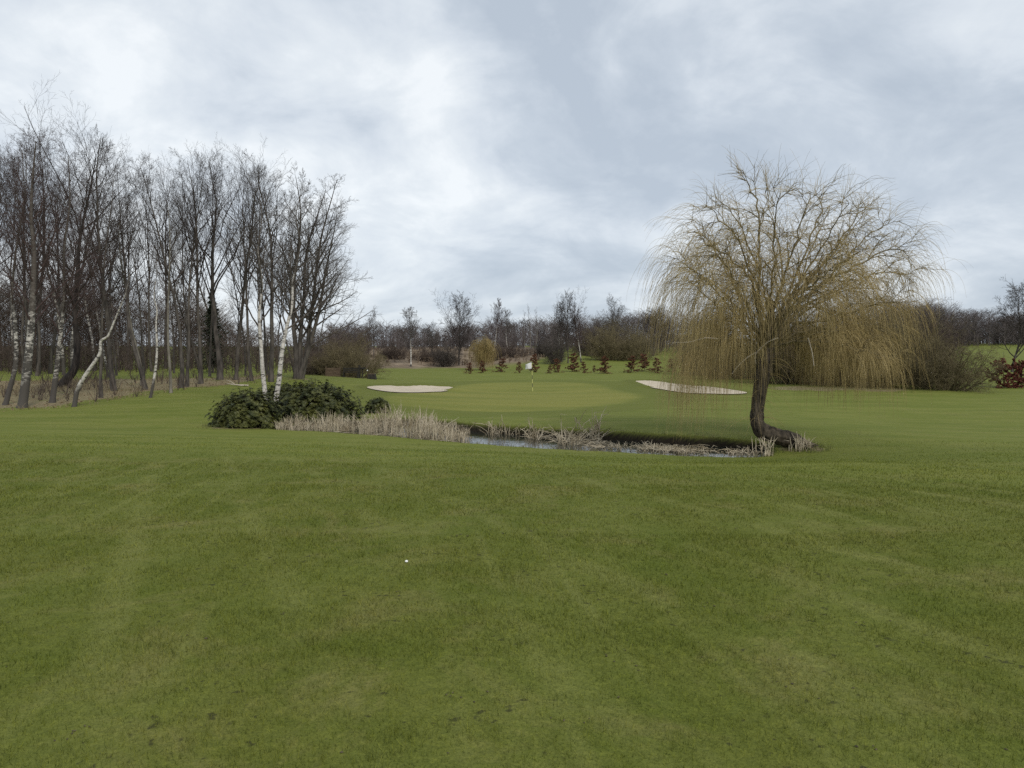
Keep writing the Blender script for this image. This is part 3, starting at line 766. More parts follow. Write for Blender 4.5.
# tufts and dead leaves on the wood floor
def build_floor():
    g = np.random.default_rng(44); n = 30000
    x = g.uniform(-32, -8, n); y = g.uniform(30, 56, n)
    d = sdist(LITTER, x, y); k = (d > -1.2) & (vnoise(x, y, 1.6, 4) + .5 * vnoise(x, y, .5, 6) > .02)
    x, y = x[k], y[k]
    o = obj('dead_grass', blades('dead_grass', x, y, g.uniform(.05, .30, len(x)) * (1 + 1.2 * vnoise(x, y, .9, 3)), g.uniform(.010, .02, len(x)), .7, simple('dead grass', (.14, .105, .06), (.36, .29, .18), 1.5, 4, bump=0, trans=.2, coord='Object'), segs=2, seed=6))
    tag(o, kind='stuff')
    n = 9000; x = g.uniform(-34, -6, n); y = g.uniform(28, 60, n); k = sdist(LITTER, x, y) > -1.0 + g.normal(0, .6, n); x, y = x[k], y[k]; n = len(x)
    C = np.stack([x, y, gz(x, y) + .02 + .03 * g.random(n)], 1); D = np.stack([g.normal(size=n), g.normal(size=n), .2 * g.normal(size=n)], 1); N = np.stack([.5 * g.normal(size=n), .5 * g.normal(size=n), np.ones(n)], 1)
    V, Q = leaf_quads(C, D, N, g.uniform(.06, .13, n), g.uniform(.04, .08, n)); me = mesh_np('leaf_litter', V, Q); me.materials.append(M_LITTER)
    tag(obj('leaf_litter', me), kind='stuff')
    polys = []
    for i in range(260):
        px = g.uniform(-40, 300); d = g.uniform(33, 60); p = at(px, 380, d)
        if sdist(LITTER, [p[0]], [p[1]])[0] < -1.0: continue
        z = gz1(p[0], p[1]); H = g.uniform(.3, 1.4)
        for q in range(int(g.uniform(3, 8))):
            a = g.uniform(0, 6.28); l = g.uniform(.1, .7); polys.append(([(p[0], p[1], z - .02), (p[0] + math.cos(a) * H * l * .5, p[1] + math.sin(a) * H * l * .5, z + H * .55), (p[0] + math.cos(a) * H * l, p[1] + math.sin(a) * H * l, z + H * g.uniform(.6, 1))], (.012, .009, .005)))
    tag(obj('brambles', tube_mesh('brambles', [(polys, 3)], M_BROWNT)), kind='stuff')
M_LITTER = simple('fallen leaves', (.10, .065, .038), (.30, .20, .12), 2, 4, bump=0)
build_floor()
# dark spruces inside
def spruce(H, Rr, seed):
    g = np.random.default_rng(seed); n = 4200
    t = g.random(n) ** .8; a = g.uniform(0, 6.28, n)
    tier = .65 + .35 * np.abs(np.sin(t * 40)); rr = Rr * (1 - t) * tier * np.sqrt(g.random(n)) * (.65 + .5 * np.sin(a * 3 + t * 26)) * g.uniform(.6, 1.3, n)
    C = np.stack([np.cos(a) * rr, np.sin(a) * rr, .6 + t * (H - .6) - .3 * rr], 1)
    D = np.stack([np.cos(a), np.sin(a), -.35 + .3 * g.normal(size=n)], 1); N = g.normal(size=(n, 3)) + np.array([0, 0, 1.5])
    V, Q = leaf_quads(C, D, N, g.uniform(.25, .6, n), g.uniform(.06, .14, n))
    me = mesh_np('crown', V, Q); me.materials.append(M_CONIF)
    tr = tube_mesh('trunk', [([([(0, 0, -.1), (0.02, 0, H * .5), (0, 0, H)], [.13, .08, .01])], 8)], M_BARK)
    return [('trunk', tr), ('crown', me)]
proto('spruce', 9, spruce(9, 2.6, 3))
plant('spruce', 'spruce_tree', 213, 372, 282, 'dark green spruce inside the left wood, just behind its thickest trunk', 'tree', None, d=66, rot=.3)

# ------------------------------------------------------------------ far woods and thickets (masses)
def twig_mass(name, n, sampler, mat, seed, tw=.012, trunk_share=.0):
    """sampler(g,n)-> px, d, top row, base spread; many small bare trees as one distant mass"""
    g = np.random.default_rng(seed); polys = []; trunks = []
    px, d, hgt = sampler(g, n)
    X = np.array([at(a, 362, b)[0] for a, b in zip(px, d)]); Y = d; Z = gz(X, Y)
    for i in range(n):
        H = hgt[i]; x, y, z = X[i], Y[i], Z[i]
        lx, ly = g.normal(0, .06, 2) * H
        trunks.append(([(x, y, z - .1), (x + lx * .4, y + ly * .4, z + H * .5), (x + lx, y + ly, z + H)], (tw * 3.2, tw * 2.2, tw * .6)))
        m = int(g.uniform(26, 44))
        t = g.uniform(.0, 1, m); a = g.uniform(0, 6.28, m); L = H * (.14 + .20 * np.sin(np.clip(t, 0, 1) * 2.7)) * g.uniform(.5, 1.2, m); up = g.uniform(.3, 1.3, m)
        for k in range(m):
            bx, by, bz = x + lx * t[k], y + ly * t[k], z + H * t[k] * .93
            cx, cy = math.cos(a[k]) * L[k], math.sin(a[k]) * L[k]
            mx, my, mz = bx + cx * .5, by + cy * .5, bz + L[k] * up[k] * .4
            polys.append(([(bx, by, bz), (mx, my, mz), (bx + cx, by + cy, min(bz + L[k] * up[k], z + H * 1.04))], (tw, tw * .8, tw * .4)))
            for _ in range(3):
                b2 = a[k] + g.normal(0, .8); l2 = L[k] * g.uniform(.3, .6); q = g.uniform(.2, 1)
                sx, sy, sz = bx + cx * q, by + cy * q, bz + L[k] * up[k] * q * .8
                polys.append(([(sx, sy, sz), (sx + math.cos(b2) * l2, sy + math.sin(b2) * l2, min(sz + l2 * g.uniform(.2, 1.3), z + H * 1.06))], (tw * .8, tw * .35)))
    me = tube_mesh(name, [(trunks, 4), (polys, 3)], mat)
    if trunk_share:
        pale = [(p, [q * 1.2 for q in r]) for p, r in trunks if g.random() < trunk_share]
    tag(obj(name, me), kind='stuff'); return trunks

def band(px0, px1, d0, d1, topx, topy, jit, low=0.):
    def f(g, n):
        px = g.uniform(px0, px1, n); d = g.uniform(d0, d1, n)
        top = np.interp(px, topx, topy) + jit * np.abs(g.normal(size=n))
        X = (px - CX) / F * d; Z = gz(X, d)
        zt = EYE + (HOR - top) / F * d
        return px, d, np.maximum(zt - Z, .5) * g.uniform(.78, 1.12, n) * np.where(g.random(n) < low, .42, 1)
    return f
twig_mass('woodland_thicket', 420, band(-110, 372, 80, 112, [-100, 0, 100, 200, 240, 300, 372], [272, 274, 280, 292, 320, 326, 330], 12), M_BROWNT, 31, .016)
twig_mass('undergrowth', 260, band(-90, 345, 62, 84, [-90, 345], [338, 346], 8), M_BROWNT, 32, .011)
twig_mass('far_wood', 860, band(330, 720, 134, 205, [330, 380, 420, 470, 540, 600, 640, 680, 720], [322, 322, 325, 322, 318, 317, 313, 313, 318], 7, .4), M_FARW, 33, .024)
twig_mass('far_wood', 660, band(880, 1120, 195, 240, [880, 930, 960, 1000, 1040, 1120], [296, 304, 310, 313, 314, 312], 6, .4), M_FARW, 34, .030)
twig_mass('bracken_scrub', 800, band(300, 546, 100, 140, [300, 370, 420, 470, 520, 546], [357, 356, 353, 356, 353, 356], 8), simple('bracken', (.12, .085, .06), (.29, .225, .16), .15, 5, bump=0), 35, .012)

# ------------------------------------------------------------------ middle distance
proto('round0', 10, tree_parts(make_tree(ROUND, 10, .16, seed=81), M_BARK, M_TWIG))
proto('round1', 10, tree_parts(make_tree(ROUND, 10, .15, seed=83), M_BARK, M_TWIGG))
proto('midbirch0', 10, tree_parts(make_tree(dict(BIRCH, rmin=.012, fork=.2, t0=[0, .2, .2, .1, .1], len=[1, .38, .42, .42, .5], num=[1, 28, 8, 7, 3]), 10, .14, seed=85), M_BIRCHW, M_TWIGG))
proto('midbirch1', 10, tree_parts(make_tree(dict(BIRCH, rmin=.012, fork=.2, t0=[0, .2, .2, .1, .1], len=[1, .38, .42, .42, .5], num=[1, 28, 8, 7, 3]), 10, .13, seed=87), M_BIRCH, M_TWIGR))
proto('pole0', 10, tree_parts(make_tree(POLE, 10, .09, seed=89), M_BARKP, M_TWIGG))
proto('shrub0', 4, tree_parts(make_tree(SHRUB, 4, .05, seed=91, stems=shrub_stems(42, 1.2, 1, 1.5)), M_OLIVE, M_OLIVE))
proto('shrub1', 4, tree_parts(make_tree(SHRUB, 4, .05, seed=93, stems=shrub_stems(42, 1.2, 2, 1.5)), M_BROWNT, M_BROWNT))
proto('greyshrub', 4, tree_parts(make_tree(SHRUB, 4, .05, seed=95, stems=shrub_stems(30, .7, 3, .7)), M_TWIGG, M_TWIGG))
GM = 'bare trees beyond the green'
plant('midbirch0', 'birch_tree', 411, 367, 308, 'white trunked birch alone at the edge of the brown bank, left of the green', group=GM, d=97, rot=1)
plant('round0', 'broad_tree', 459, 366, 301, 'tall rounded bare tree behind and left of the small golden willow', group=GM, d=104, xs=.85, rot=1)
plant('round1', 'broad_tree', 433, 366, 328, 'low grey bare tree between the lone white birch and the tall rounded tree', group=GM, d=108, rot=2)
plant('midbirch1', 'birch_tree', 494, 362, 300, 'birch with a loose pale top leaning left above the golden willow', group=GM, d=120, rot=.5, xs=.8)
plant('midbirch0', 'birch_tree', 508, 362, 310, 'smaller birch just right of the one above the golden willow', group=GM, d=122, rot=3, xs=.8)
plant('pole0', 'pole_tree', 525, 358, 312, 'thin bare pole of a tree, first of three in a row above the flag', group=GM, d=118)
plant('pole0', 'pole_tree', 530, 358, 306, 'thin bare pole of a tree, middle one of three in a row above the flag', group=GM, d=117)
plant('pole0', 'pole_tree', 536, 358, 309, 'thin bare pole of a tree, last of three in a row above the flag', group=GM, d=119)
plant('round0', 'broad_tree', 568, 366, 298, 'tallest dark bare tree of the clump on the lawn right of the flag', group=GM, d=98, rot=4, xs=.62)
plant('midbirch0', 'birch_tree', 562, 366, 303, 'pale stemmed tree at the left side of the dark clump right of the flag', group=GM, d=100, rot=2.5, xs=.7)
plant('midbirch1', 'birch_tree', 581, 366, 304, 'reddish birch at the right side of the dark clump right of the flag', group=GM, d=99, rot=4.2, xs=.8)
plant('greyshrub', 'hazel_bush', 556, 367, 336, 'grey bare bush at the foot of the dark clump right of the flag', 'bush', GM, d=97, xs=.9)
plant('shrub0', 'hazel_bush', 612, 363, 320, 'olive bare bush on the lawn, left one of two round ones between clump and willow', 'bush', GM, d=105, xs=1.0)
plant('shrub0', 'hazel_bush', 633, 362, 325, 'olive bare bush on the lawn, right one of two round ones between clump and willow', 'bush', GM, d=108, xs=1.0, rot=2)
plant('round1', 'broad_tree', 610, 360, 306, 'grey bare tree rising behind the left olive bush beyond the green', group=GM, d=118, rot=5)
plant('round0', 'broad_tree', 653, 358, 311, 'low domed dark tree behind the right olive bush, beside the willow', group=GM, d=125, rot=3, xs=1.6)
plant('shrub1', 'hazel_bush', 596, 360, 322, 'brown bare bush squeezed between the dark clump and the left olive bush', 'bush', GM, d=122, xs=1.0)
plant('round1', 'broad_tree', 374, 364, 317, 'bare tree right of the left wood, standing out above the low far trees', group=GM, d=112, rot=1.5, xs=.7)
plant('round0', 'broad_tree', 1012, 370, 291, 'bare dark tree rising behind the copper hedge at the right edge', group=GM, d=74, rot=2, xs=.9)
plant('pole0', 'young_tree', 1004, 366, 352, 'tiny bare sapling on the lawn slope above the copper hedge', group=GM, d=85, xs=1.4)
plant('shrub1', 'hazel_bush', 392, 364, 340, 'brown bush on the bank just left of the lone white birch', 'bush', GM, d=108, xs=1.1, rot=1)
plant('shrub1', 'hazel_bush', 428, 364, 345, 'brown bush on the bank just right of the lone white birch', 'bush', GM, d=106, xs=1.3, rot=3)
plant('greyshrub', 'hazel_bush', 447, 366, 344, 'grey bush against the left foot of the tall rounded bare tree', 'bush', GM, d=101, xs=1.2, rot=2)
plant('shrub1', 'hazel_bush', 507, 362, 340, 'brown bush on the bank between the golden willow and the flag', 'bush', GM, d=112, xs=1.4, rot=5)
plant('greyshrub', 'hazel_bush', 543, 360, 338, 'grey bush on the bank directly right of the three bare poles', 'bush', GM, d=112, xs=1.1, rot=4)
# olive bushes by the wood's end
GS = 'big bare bushes'
plant('shrub0', 'hazel_bush', 355, 377, 335, 'olive bare bush over the dark bench, right of the left wood', 'bush', GS, d=60, xs=.95)
plant('shrub0', 'hazel_bush', 335, 377, 341, 'olive bare bush over the brown panel, close to the end of the left wood', 'bush', GS, d=61, xs=.95, rot=2)
plant('shrub1', 'hazel_bush', 317, 377, 348, 'small purple brown bush behind the spreading tree at the end of the wood', 'bush', GS, d=62, rot=4)
proto('bigbush', 6.5, tree_parts(make_tree(dict(SHRUB, num=[1, 14, 9, 4], rmin=.007), 6.5, .06, seed=97, stems=shrub_stems(60, 2.0, 5, 1.0)), M_OLIVE, M_OLIVE))
proto('bigbush1', 6.5, tree_parts(make_tree(dict(SHRUB, num=[1, 14, 9, 4], rmin=.007), 6.5, .06, seed=98, stems=shrub_stems(60, 2.0, 6, 1.0)), M_BROWNT, M_BROWNT))
plant('bigbush', 'willow_bush', 868, 389, 292, 'largest olive bare bush, a broad dome behind the right half of the big willow', 'bush', GS, d=50, xs=1.0)
plant('bigbush1', 'willow_bush', 908, 389, 297, 'tall brown bare bush between the broad olive dome and the low rounded one', 'bush', GS, d=54, xs=.8)
plant('bigbush1', 'willow_bush', 822, 389, 300, 'brown bare bush directly right of the big willow trunk, behind it', 'bush', GS, d=52, rot=2, xs=.9)
plant('bigbush', 'willow_bush', 786, 388, 306, 'olive bare bush hidden behind the fork of the big willow trunk', 'bush', GS, d=54, rot=3, xs=.8)
plant('shrub0', 'willow_bush', 945, 389, 334, 'low rounded olive bush at the right end of the row behind the willow', 'bush', GS, d=47, xs=1.05, rot=1)
plant('shrub1', 'willow_bush', 742, 384, 322, 'brown bare bush behind the left hanging strands of the big willow', 'bush', GS, d=62, xs=1.1)
plant('shrub0', 'willow_bush', 712, 382, 326, 'olive bare bush behind the outermost left strands of the big willow', 'bush', GS, d=72, xs=1.0)

# saplings with dead leaves
def leafy(H, Rr, seed, n, mat, conical=True, leaf=.07):
    random.seed(seed); g = np.random.default_rng(seed)
    P = dict(SHRUB, num=[1, 22, 5], t0=[0, .03, .1], ang=[0, 82, 45], len=[1, .36 if conical else .62, .4], prof=(lambda t: 1.05 - .8 * t) if conical else (lambda t: 1.0 - .3 * t), up=[0, .02, .02], rmin=.006, wob=[.05, .12, .16])
    out = make_tree(P, H, .03, seed=seed)
    br = [np.array(p) for l, p, r in out if l >= 1]
    C = []
    for _ in range(n):
        p = br[g.integers(len(br))]; i = g.integers(len(p) - 1); C.append(p[i] + (p[i + 1] - p[i]) * g.random() + g.normal(0, .035, 3))
    C = np.array(C); V, Q = leaf_quads(C, g.normal(size=(n, 3)), g.normal(size=(n, 3)), g.uniform(.7, 1.3, n) * leaf * 1.5, g.uniform(.7, 1.2, n) * leaf)
    me = mesh_np('foliage', V, Q); me.materials.append(mat)
    return [('trunk', tube_mesh('trunk', [([(p, r) for l, p, r in out], 4)], M_TWIG)), ('foliage', me)]
for i in range(3): proto('beech%d' % i, 2.2, leafy(2.2, .6, 110 + i, 1700, M_BEECH, True, .08))
GS2 = 'young beeches with rusty leaves beyond the green'
SAP = [(469, 373, 362, 'rusty young beech standing under the left half of the golden willow'), (482, 374, 360, 'rusty young beech in front of the golden willow, right of its trunk'),
       (500, 374, 358, 'rusty young beech with sparse dark branches right of the golden willow'), (519, 371, 361, 'small rusty beech left of the white flag, farther back'),
       (535, 374, 353, 'tall rusty beech directly behind the white flag'), (549, 371, 364, 'tiny rusty beech first to the right of the flag'),
       (557, 374, 358, 'plump reddish beech second to the right of the flag'), (574, 376, 352, 'tall rusty beech at the foot of the dark clump of trees'),
       (585, 376, 361, 'low rusty beech leaning right, next to the tall one under the dark clump'), (594, 376, 365, 'smallest young beech, thin and greenish brown, right of the dark clump'),
       (604, 375, 355, 'slim rusty beech with a bare leading shoot, in front of the olive bushes'), (631, 376, 355, 'loose rusty beech left of the fullest one by the right bunker'),
       (645, 377, 353, 'fullest rusty beech, just behind the tip of the right sand bunker'), (656, 377, 357, 'pale rusty beech pressed against the right side of the fullest one'),
       (672, 377, 358, 'rusty beech seen behind the first hanging strands of the willow'), (697, 377, 356, 'rusty beech behind the willow strands, above the middle of the right bunker'),
       (719, 377, 357, 'rusty beech behind the willow strands, above the right end of the bunker')]
for i, (px, py, top, lab) in enumerate(SAP):
    random.seed(300 + i)
    plant('beech%d' % (i % 3), 'beech_sapling', px, py, top, lab, 'sapling', GS2, d=76 + (i * 7) % 5, xs=random.uniform(1.05, 1.5))
proto('copper', 2.2, leafy(2.2, 1.2, 131, 6500, M_COPPER, False, .085))
plant('copper', 'copper_hedge', 1004, 388, 362, 'dark red leafy hedge bush, left of two at the right edge of the picture', 'bush', 'copper hedge bushes at the right edge', d=50, xs=1.0, rot=1)
plant('copper', 'copper_hedge', 1022, 388, 361, 'dark red leafy hedge bush, right of two and cut by the edge of the picture', 'bush', 'copper hedge bushes at the right edge', d=50.5, xs=1.0, rot=3)

# ------------------------------------------------------------------ weeping trees
def withe(p, d, L, g, grav, wind, n=7, r=.0026):
    pts = [tuple(p)]; st = L / n; x, y, z = p; dx, dy, dz = d
    for i in range(n):
        dx += g.gauss(0, .07) + wind * st; dy += g.gauss(0, .07); dz -= grav * st + g.gauss(0, .04)
        m = math.sqrt(dx * dx + dy * dy + dz * dz); dx /= m; dy /= m; dz /= m
        x += dx * st; y += dy * st; z += dz * st; pts.append((x, y, z))
    return pts, [r * (1 - .6 * i / n) for i in range(n + 1)]

def curve_px(pts, d0, dend, n=4, p=1.3):
    N = len(pts) - 1
    L = [Vector(at(q[0], q[1], d0 + dend * (i / N) ** p)) for i, q in enumerate(pts)]
    fine = []
    for i in range(N):
        p0, p1, p2, p3 = L[max(i - 1, 0)], L[i], L[i + 1], L[min(i + 2, N)]
        for k in range(n):
            t = k / n
            fine.append(.5 * (2 * p1 + (p2 - p0) * t + (2 * p0 - 5 * p1 + 4 * p2 - p3) * t * t + (3 * p1 - p0 - 3 * p2 + p3) * t ** 3))
    fine.append(L[-1]); return fine

def build_willow():
    g = random.Random(77); random.seed(77)
    base = hit(803, 447); D = base[1]
    org = Vector((base[0], base[1], gz1(base[0], base[1])))
    tp = [(813, 449), (804, 446.5), (795, 442), (785, 438.5), (774, 435.5), (764, 431.5), (758, 425), (757, 415), (758.5, 400), (762, 380), (766, 362), (768, 345), (770, 325), (771, 300)]
    rp = [.07, .15, .20, .21, .21, .205, .18, .16, .155, .185, .19, .14, .10, .06]
    TP = curve_px(tp, D, .2, 7); TR = list(np.interp(np.linspace(0, 1, len(TP)), np.linspace(0, 1, len(rp)), rp))
    lim = [  # surveyed limbs: line, depth drift, radius
        ([(764, 372), (757, 340), (752, 300), (745, 275), (728, 258), (706, 243), (682, 233)], -.8, .075),
        ([(766, 360), (759, 320), (757, 283), (758, 240), (756, 205), (748, 182), (734, 168)], .5, .07),
        ([(767, 350), (768, 310), (762, 285), (748, 250), (730, 215), (712, 196)], 1.3, .06),
        ([(768, 345), (775, 310), (788, 270), (798, 240), (808, 210), (818, 184)], -.7, .06),
        ([(768, 345), (785, 305), (800, 275), (815, 240), (828, 205), (834, 184)], 1.5, .06),
        ([(769, 335), (795, 300), (820, 272), (845, 248), (862, 222), (885, 197)], .3, .065),
        ([(768, 340), (800, 305), (835, 280), (870, 262), (905, 247), (932, 246)], -.5, .06),
        ([(768, 350), (800, 325), (840, 318), (880, 306), (922, 298)], -1.3, .055),
        ([(768, 345), (790, 322), (830, 300), (870, 285), (912, 286)], 1.9, .055),
        ([(766, 356), (745, 335), (720, 318), (700, 300), (684, 287)], -1.4, .05),
        ([(766, 350), (748, 325), (722, 298), (695, 275), (674, 268)], 1.3, .055),
        ([(768, 345), (768, 300), (775, 255), (775, 215), (783, 182)], -1.7, .05),
        ([(768, 345), (782, 318), (802, 285), (820, 240), (842, 200)], 2.8, .055),
        ([(768, 345), (775, 310), (785, 265), (775, 220), (768, 185)], 2.6, .05),
        ([(768, 350), (778, 325), (800, 300), (826, 275), (850, 262)], -2.6, .05),
        ([(766, 352), (755, 325), (740, 295), (722, 268), (705, 250)], -2.4, .05),
        ([(766, 352), (752, 330), (735, 300), (715, 262), (700, 225)], 2.4, .05),
        ([(767, 358), (745, 345), (715, 340), (690, 344), (668, 352)], -.9, .035),
        ([(768, 356), (790, 342), (825, 340), (862, 345), (895, 355)], -2.0, .045),
        ([(768, 352), (795, 335), (835, 328), (875, 328), (915, 332)], .8, .05),
        ([(768, 352), (785, 340), (810, 330), (840, 335)], 2.9, .04),
        ([(767, 352), (755, 340), (735, 325), (712, 322)], 2.6, .04),
        ([(768, 345), (810, 300), (852, 262), (884, 232), (912, 212)], .9, .05),
        ([(768, 348), (805, 308), (855, 285), (900, 268), (938, 270)], 1.2, .05),
        ([(768, 340), (790, 300), (815, 262), (845, 222), (864, 192)], -1.3, .05),
        ([(768, 345), (795, 305), (830, 262), (866, 225), (880, 205)], 2.2, .045),
        ([(767, 345), (752, 320), (730, 285), (706, 250), (684, 214)], .4, .05),
        ([(766, 350), (745, 325), (715, 298), (686, 272), (662, 258)], -.2, .045),
        ([(768, 345), (762, 305), (745, 262), (722, 222), (700, 204)], -1.2, .05)]
    lim = [([(768 + (a - 768) * (.82 if a < 768 else .85), 352 + (b_ - 352) * .95) for a, b_ in L_], dd_, r_) for L_, dd_, r_ in lim]
    limbs, subs, tw = [], [], []
    zc = lambda row: at(780, row, D)[2]
    zlo, zhi = zc(340), zc(170)
    def put_withes(pts, t0, n, scale=1.):
        hm = min(max((pts[len(pts) // 2].z - zlo) / (zhi - zlo), 0), 1); n = int(n * (.86 - .52 * hm) * (.78 if pts[-1].x < at(740, 300, D)[0] else 1) * g.choice([.35, .8, 1.1, 1.6]))
        for _ in range(n):
            t = g.uniform(t0, 1) * (len(pts) - 1); i = min(int(t), len(pts) - 2); q = t - i
            p = pts[i].lerp(pts[i + 1], q); dd = (pts[i + 1] - pts[i]).normalized()
            az = g.uniform(0, 6.28); an = g.uniform(.3, 1.0)
            d = dd * math.cos(an) + perp(dd, az) * math.sin(an)
            hgt = min(max((p.z - zlo) / (zhi - zlo), 0), 1)
            lft = p.x < at(745, 300, D)[0]
            L = (g.uniform(.9, 2.1) * (1 - hgt) + g.uniform(.25, .8) * hgt) * scale
            if lft: L *= 1.6 if hgt < .7 else 1.15
            floor = org.z + (g.uniform(1.0, 2.0) if not lft else g.uniform(.35, 1.7))
            L = min(L, max(.35, p.z - floor + .25))
            d = Vector((d.x, d.y, d.z + .25 + .5 * hgt)).normalized()
            tw.append(withe(p, d, L, g, 1.25 + 1.8 * (1 - hgt), -.10 if p.x < org.x else -.06, 7, g.uniform(.0026, .0042)))
    for line, dep, r in lim:
        pts = curve_px(line, D + .1, dep, 4)
        for i in range(2, len(pts)): pts[i] = pts[i] + rv() * .03
        n = len(pts) - 1
        rad = [r * .84 * (1 - .88 * (i / n) ** .7) + .003 for i in range(n + 1)]
        limbs.append((pts, rad)); L = sum((pts[i + 1] - pts[i]).length for i in range(n))
        az = g.uniform(0, 6)
        for k in range(11):
            t = .22 + .76 * (k + g.random()) / 11; fi = t * n; i = min(int(fi), n - 1)
            p = pts[i].lerp(pts[i + 1], fi - i); dd = (pts[i + 1] - pts[i]).normalized(); az += 2.4
            an = g.uniform(.5, .95); d = (dd * math.cos(an) + perp(dd, az) * math.sin(an)).normalized()
            sl = g.uniform(.7, 1.25) * (1.25 - .85 * t)
            q = [p.copy()]; x = p.copy(); m = 6
            for s in range(m):
                d = (d + rv() * .12 + Vector((0, 0, .07 - .05 * s))).normalized(); x = x + d * (sl / m); q.append(x.copy())
            r1 = min(rad[i] * .6, .016); subs.append((q, [r1 * (1 - .8 * s / m) + .002 for s in range(m + 1)]))
            put_withes(q, .15, 14)
            for _ in range(4):
                t2 = g.uniform(.2, .95) * m; i2 = min(int(t2), m - 1); pp = q[i2].lerp(q[i2 + 1], t2 - i2); d2 = (q[i2 + 1] - q[i2]).normalized()
                a2 = g.uniform(.4, .9); d2 = d2 * math.cos(a2) + perp(d2, g.uniform(0, 6.28)) * math.sin(a2)
                s2 = g.uniform(.35, .7); qq = [pp.copy()]; xx = pp.copy()
                for s in range(4):
                    d2 = (d2 + rv() * .14 + Vector((0, 0, -.04))).normalized(); xx = xx + d2 * (s2 / 4); qq.append(xx.copy())
                subs.append((qq, [.007, .006, .005, .004, .003])); put_withes(qq, .1, 10)
        put_withes(pts, .35, 40)
    # water shoots on the trunk
    for _ in range(90):
        i = g.randrange(int(len(TP) * .5), int(len(TP) * .9)); a = g.uniform(0, 6.28)
        d = Vector((math.cos(a), math.sin(a), .5)).normalized(); tw.append(withe(TP[i] + Vector((d.x, d.y, 0)) * .1, d, g.uniform(.3, 1.1), g, 2.0, 0, 7, .004))
    rel = lambda L: [([tuple(Vector(p) - org) for p in P], r) for P, r in L]
    e = bpy.data.objects.new('weeping_willow', None); COL.objects.link(e); e.location = org
    tm = tube_mesh('trunk', [(rel([(TP, TR)]), 30)], M_WTRUNK)
    co = np.empty(len(tm.vertices) * 3, np.float32); tm.vertices.foreach_get('co', co); co = co.reshape(-1, 3)
    a = np.arctan2(co[:, 1], co[:, 0] - co[:, 0].mean()); k = vnoise(co[:, 0] * 3 + co[:, 1] * 5, co[:, 2] * 3, .5, 9)
    nrm = np.empty(len(tm.vertices) * 3, np.float32); tm.vertices.foreach_get('normal', nrm); nrm = nrm.reshape(-1, 3)
    ring = np.repeat(np.arange(len(TP)), 30); side = np.tile(np.arange(30), len(TP)) * 2 * math.pi / 30
    fac = np.repeat(np.array(TR), 30) / .2
    rg = np.abs(np.sin(side * 4.5 + 2.2 * vnoise(ring * .12, side * 0, 1., 2) * 2 + ring * .03)) - .6 + .9 * vnoise(side * 4, ring * .35, 1., 3)
    co += nrm * ((k * .05 + rg * .030) * fac)[:, None]; tm.vertices.foreach_set('co', co.ravel()); tm.update()
    obj('trunk', tm, e)
    for (qx, qy, dd, r) in ((822, 450, .1, .07), (814, 453, -.5, .06), (808, 446, .6, .07), (800, 453, -.55, .05)):
        b2 = at(qx, qy, D + dd); b2[2] = gz1(b2[0], b2[1]) - .06; a2 = Vector(at(799, 443.5, D)); m2 = (a2 + Vector(b2)) * .5 + Vector((0, 0, .03))
        obj('root', tube_mesh('root', [(rel([([a2, m2, Vector(b2)], [.12, r, .02])]), 8)], M_WTRUNK), e)
    obj('crown', tube_mesh('crown', [(rel(limbs), 8), (rel(subs), 4)], M_WLIMB), e)
    obj('twig_curtain', tube_mesh('twig_curtain', [(rel(tw), 3)], M_WITHE), e)
    dead = [curve_px([(778, 338), (768, 342), (759, 350), (755, 356), (756, 364)], D - .45, -.2, 3), curve_px([(757, 352), (748, 357), (738, 366), (732, 374)], D - .5, -.1, 3), curve_px([(718, 339), (705, 338), (690, 342), (672, 343)], D - .9, -.3, 3),
            curve_px([(808, 338), (812, 352), (814, 366)], D - 1.4, -.2, 3)]
    for q in dead: obj('dead_branch', tube_mesh('dead_branch', [(rel([(q, list(np.linspace(.019, .007, len(q))))]), 6)], M_DEADW), e)
    tag(e, 'large weeping willow with yellow brown strands, its dark trunk bent flat by the pond', 'tree')
build_willow()

def build_golden():
    g = random.Random(5); random.seed(5)
    p = at(484, 374, 88); x, y = p[0], p[1]; z = gz1(x, y); tw = []; lim = []
    H = 4.5
    for k in range(34):
        a = g.uniform(0, 6.28); q = g.random() ** .6; pts = []
        top = Vector((math.cos(a) * q * 1.7, math.sin(a) * q * 1.7, H * (1 - .3 * q * q) * g.uniform(.8, 1)))
        for i in range(6):
            t = i / 5; pts.append(Vector((top.x * t ** 1.6, top.y * t ** 1.6, top.z * t ** .85)))
        lim.append((pts, [.05 * (1 - .8 * i / 5) for i in range(6)]))
        for _ in range(46):
            t = g.uniform(.35, 1) * 5; i = min(int(t), 4); b = pts[i].lerp(pts[i + 1], t - i); aa = g.uniform(0, 6.28)
            tw.append(withe(b, Vector((math.cos(aa) * .8, math.sin(aa) * .8, .45)).normalized(), min(g.uniform(.8, 2.6), b.z + .3), g, 1.8, 0, 6, .009))
    e = bpy.data.objects.new('golden_willow', None); COL.objects.link(e); e.location = (x, y, z)
    obj('trunk', tube_mesh('trunk', [([([(0, 0, -.1), (0, 0, .8), (.05, 0, 1.6)], [.13, .1, .06])], 8), (lim, 5)], M_WLIMB), e)
    obj('crown', tube_mesh('crown', [(tw, 3)], M_YWITHE), e)
    tag(e, 'small golden yellow weeping willow beyond the green, left of the flag', 'tree')
build_golden()

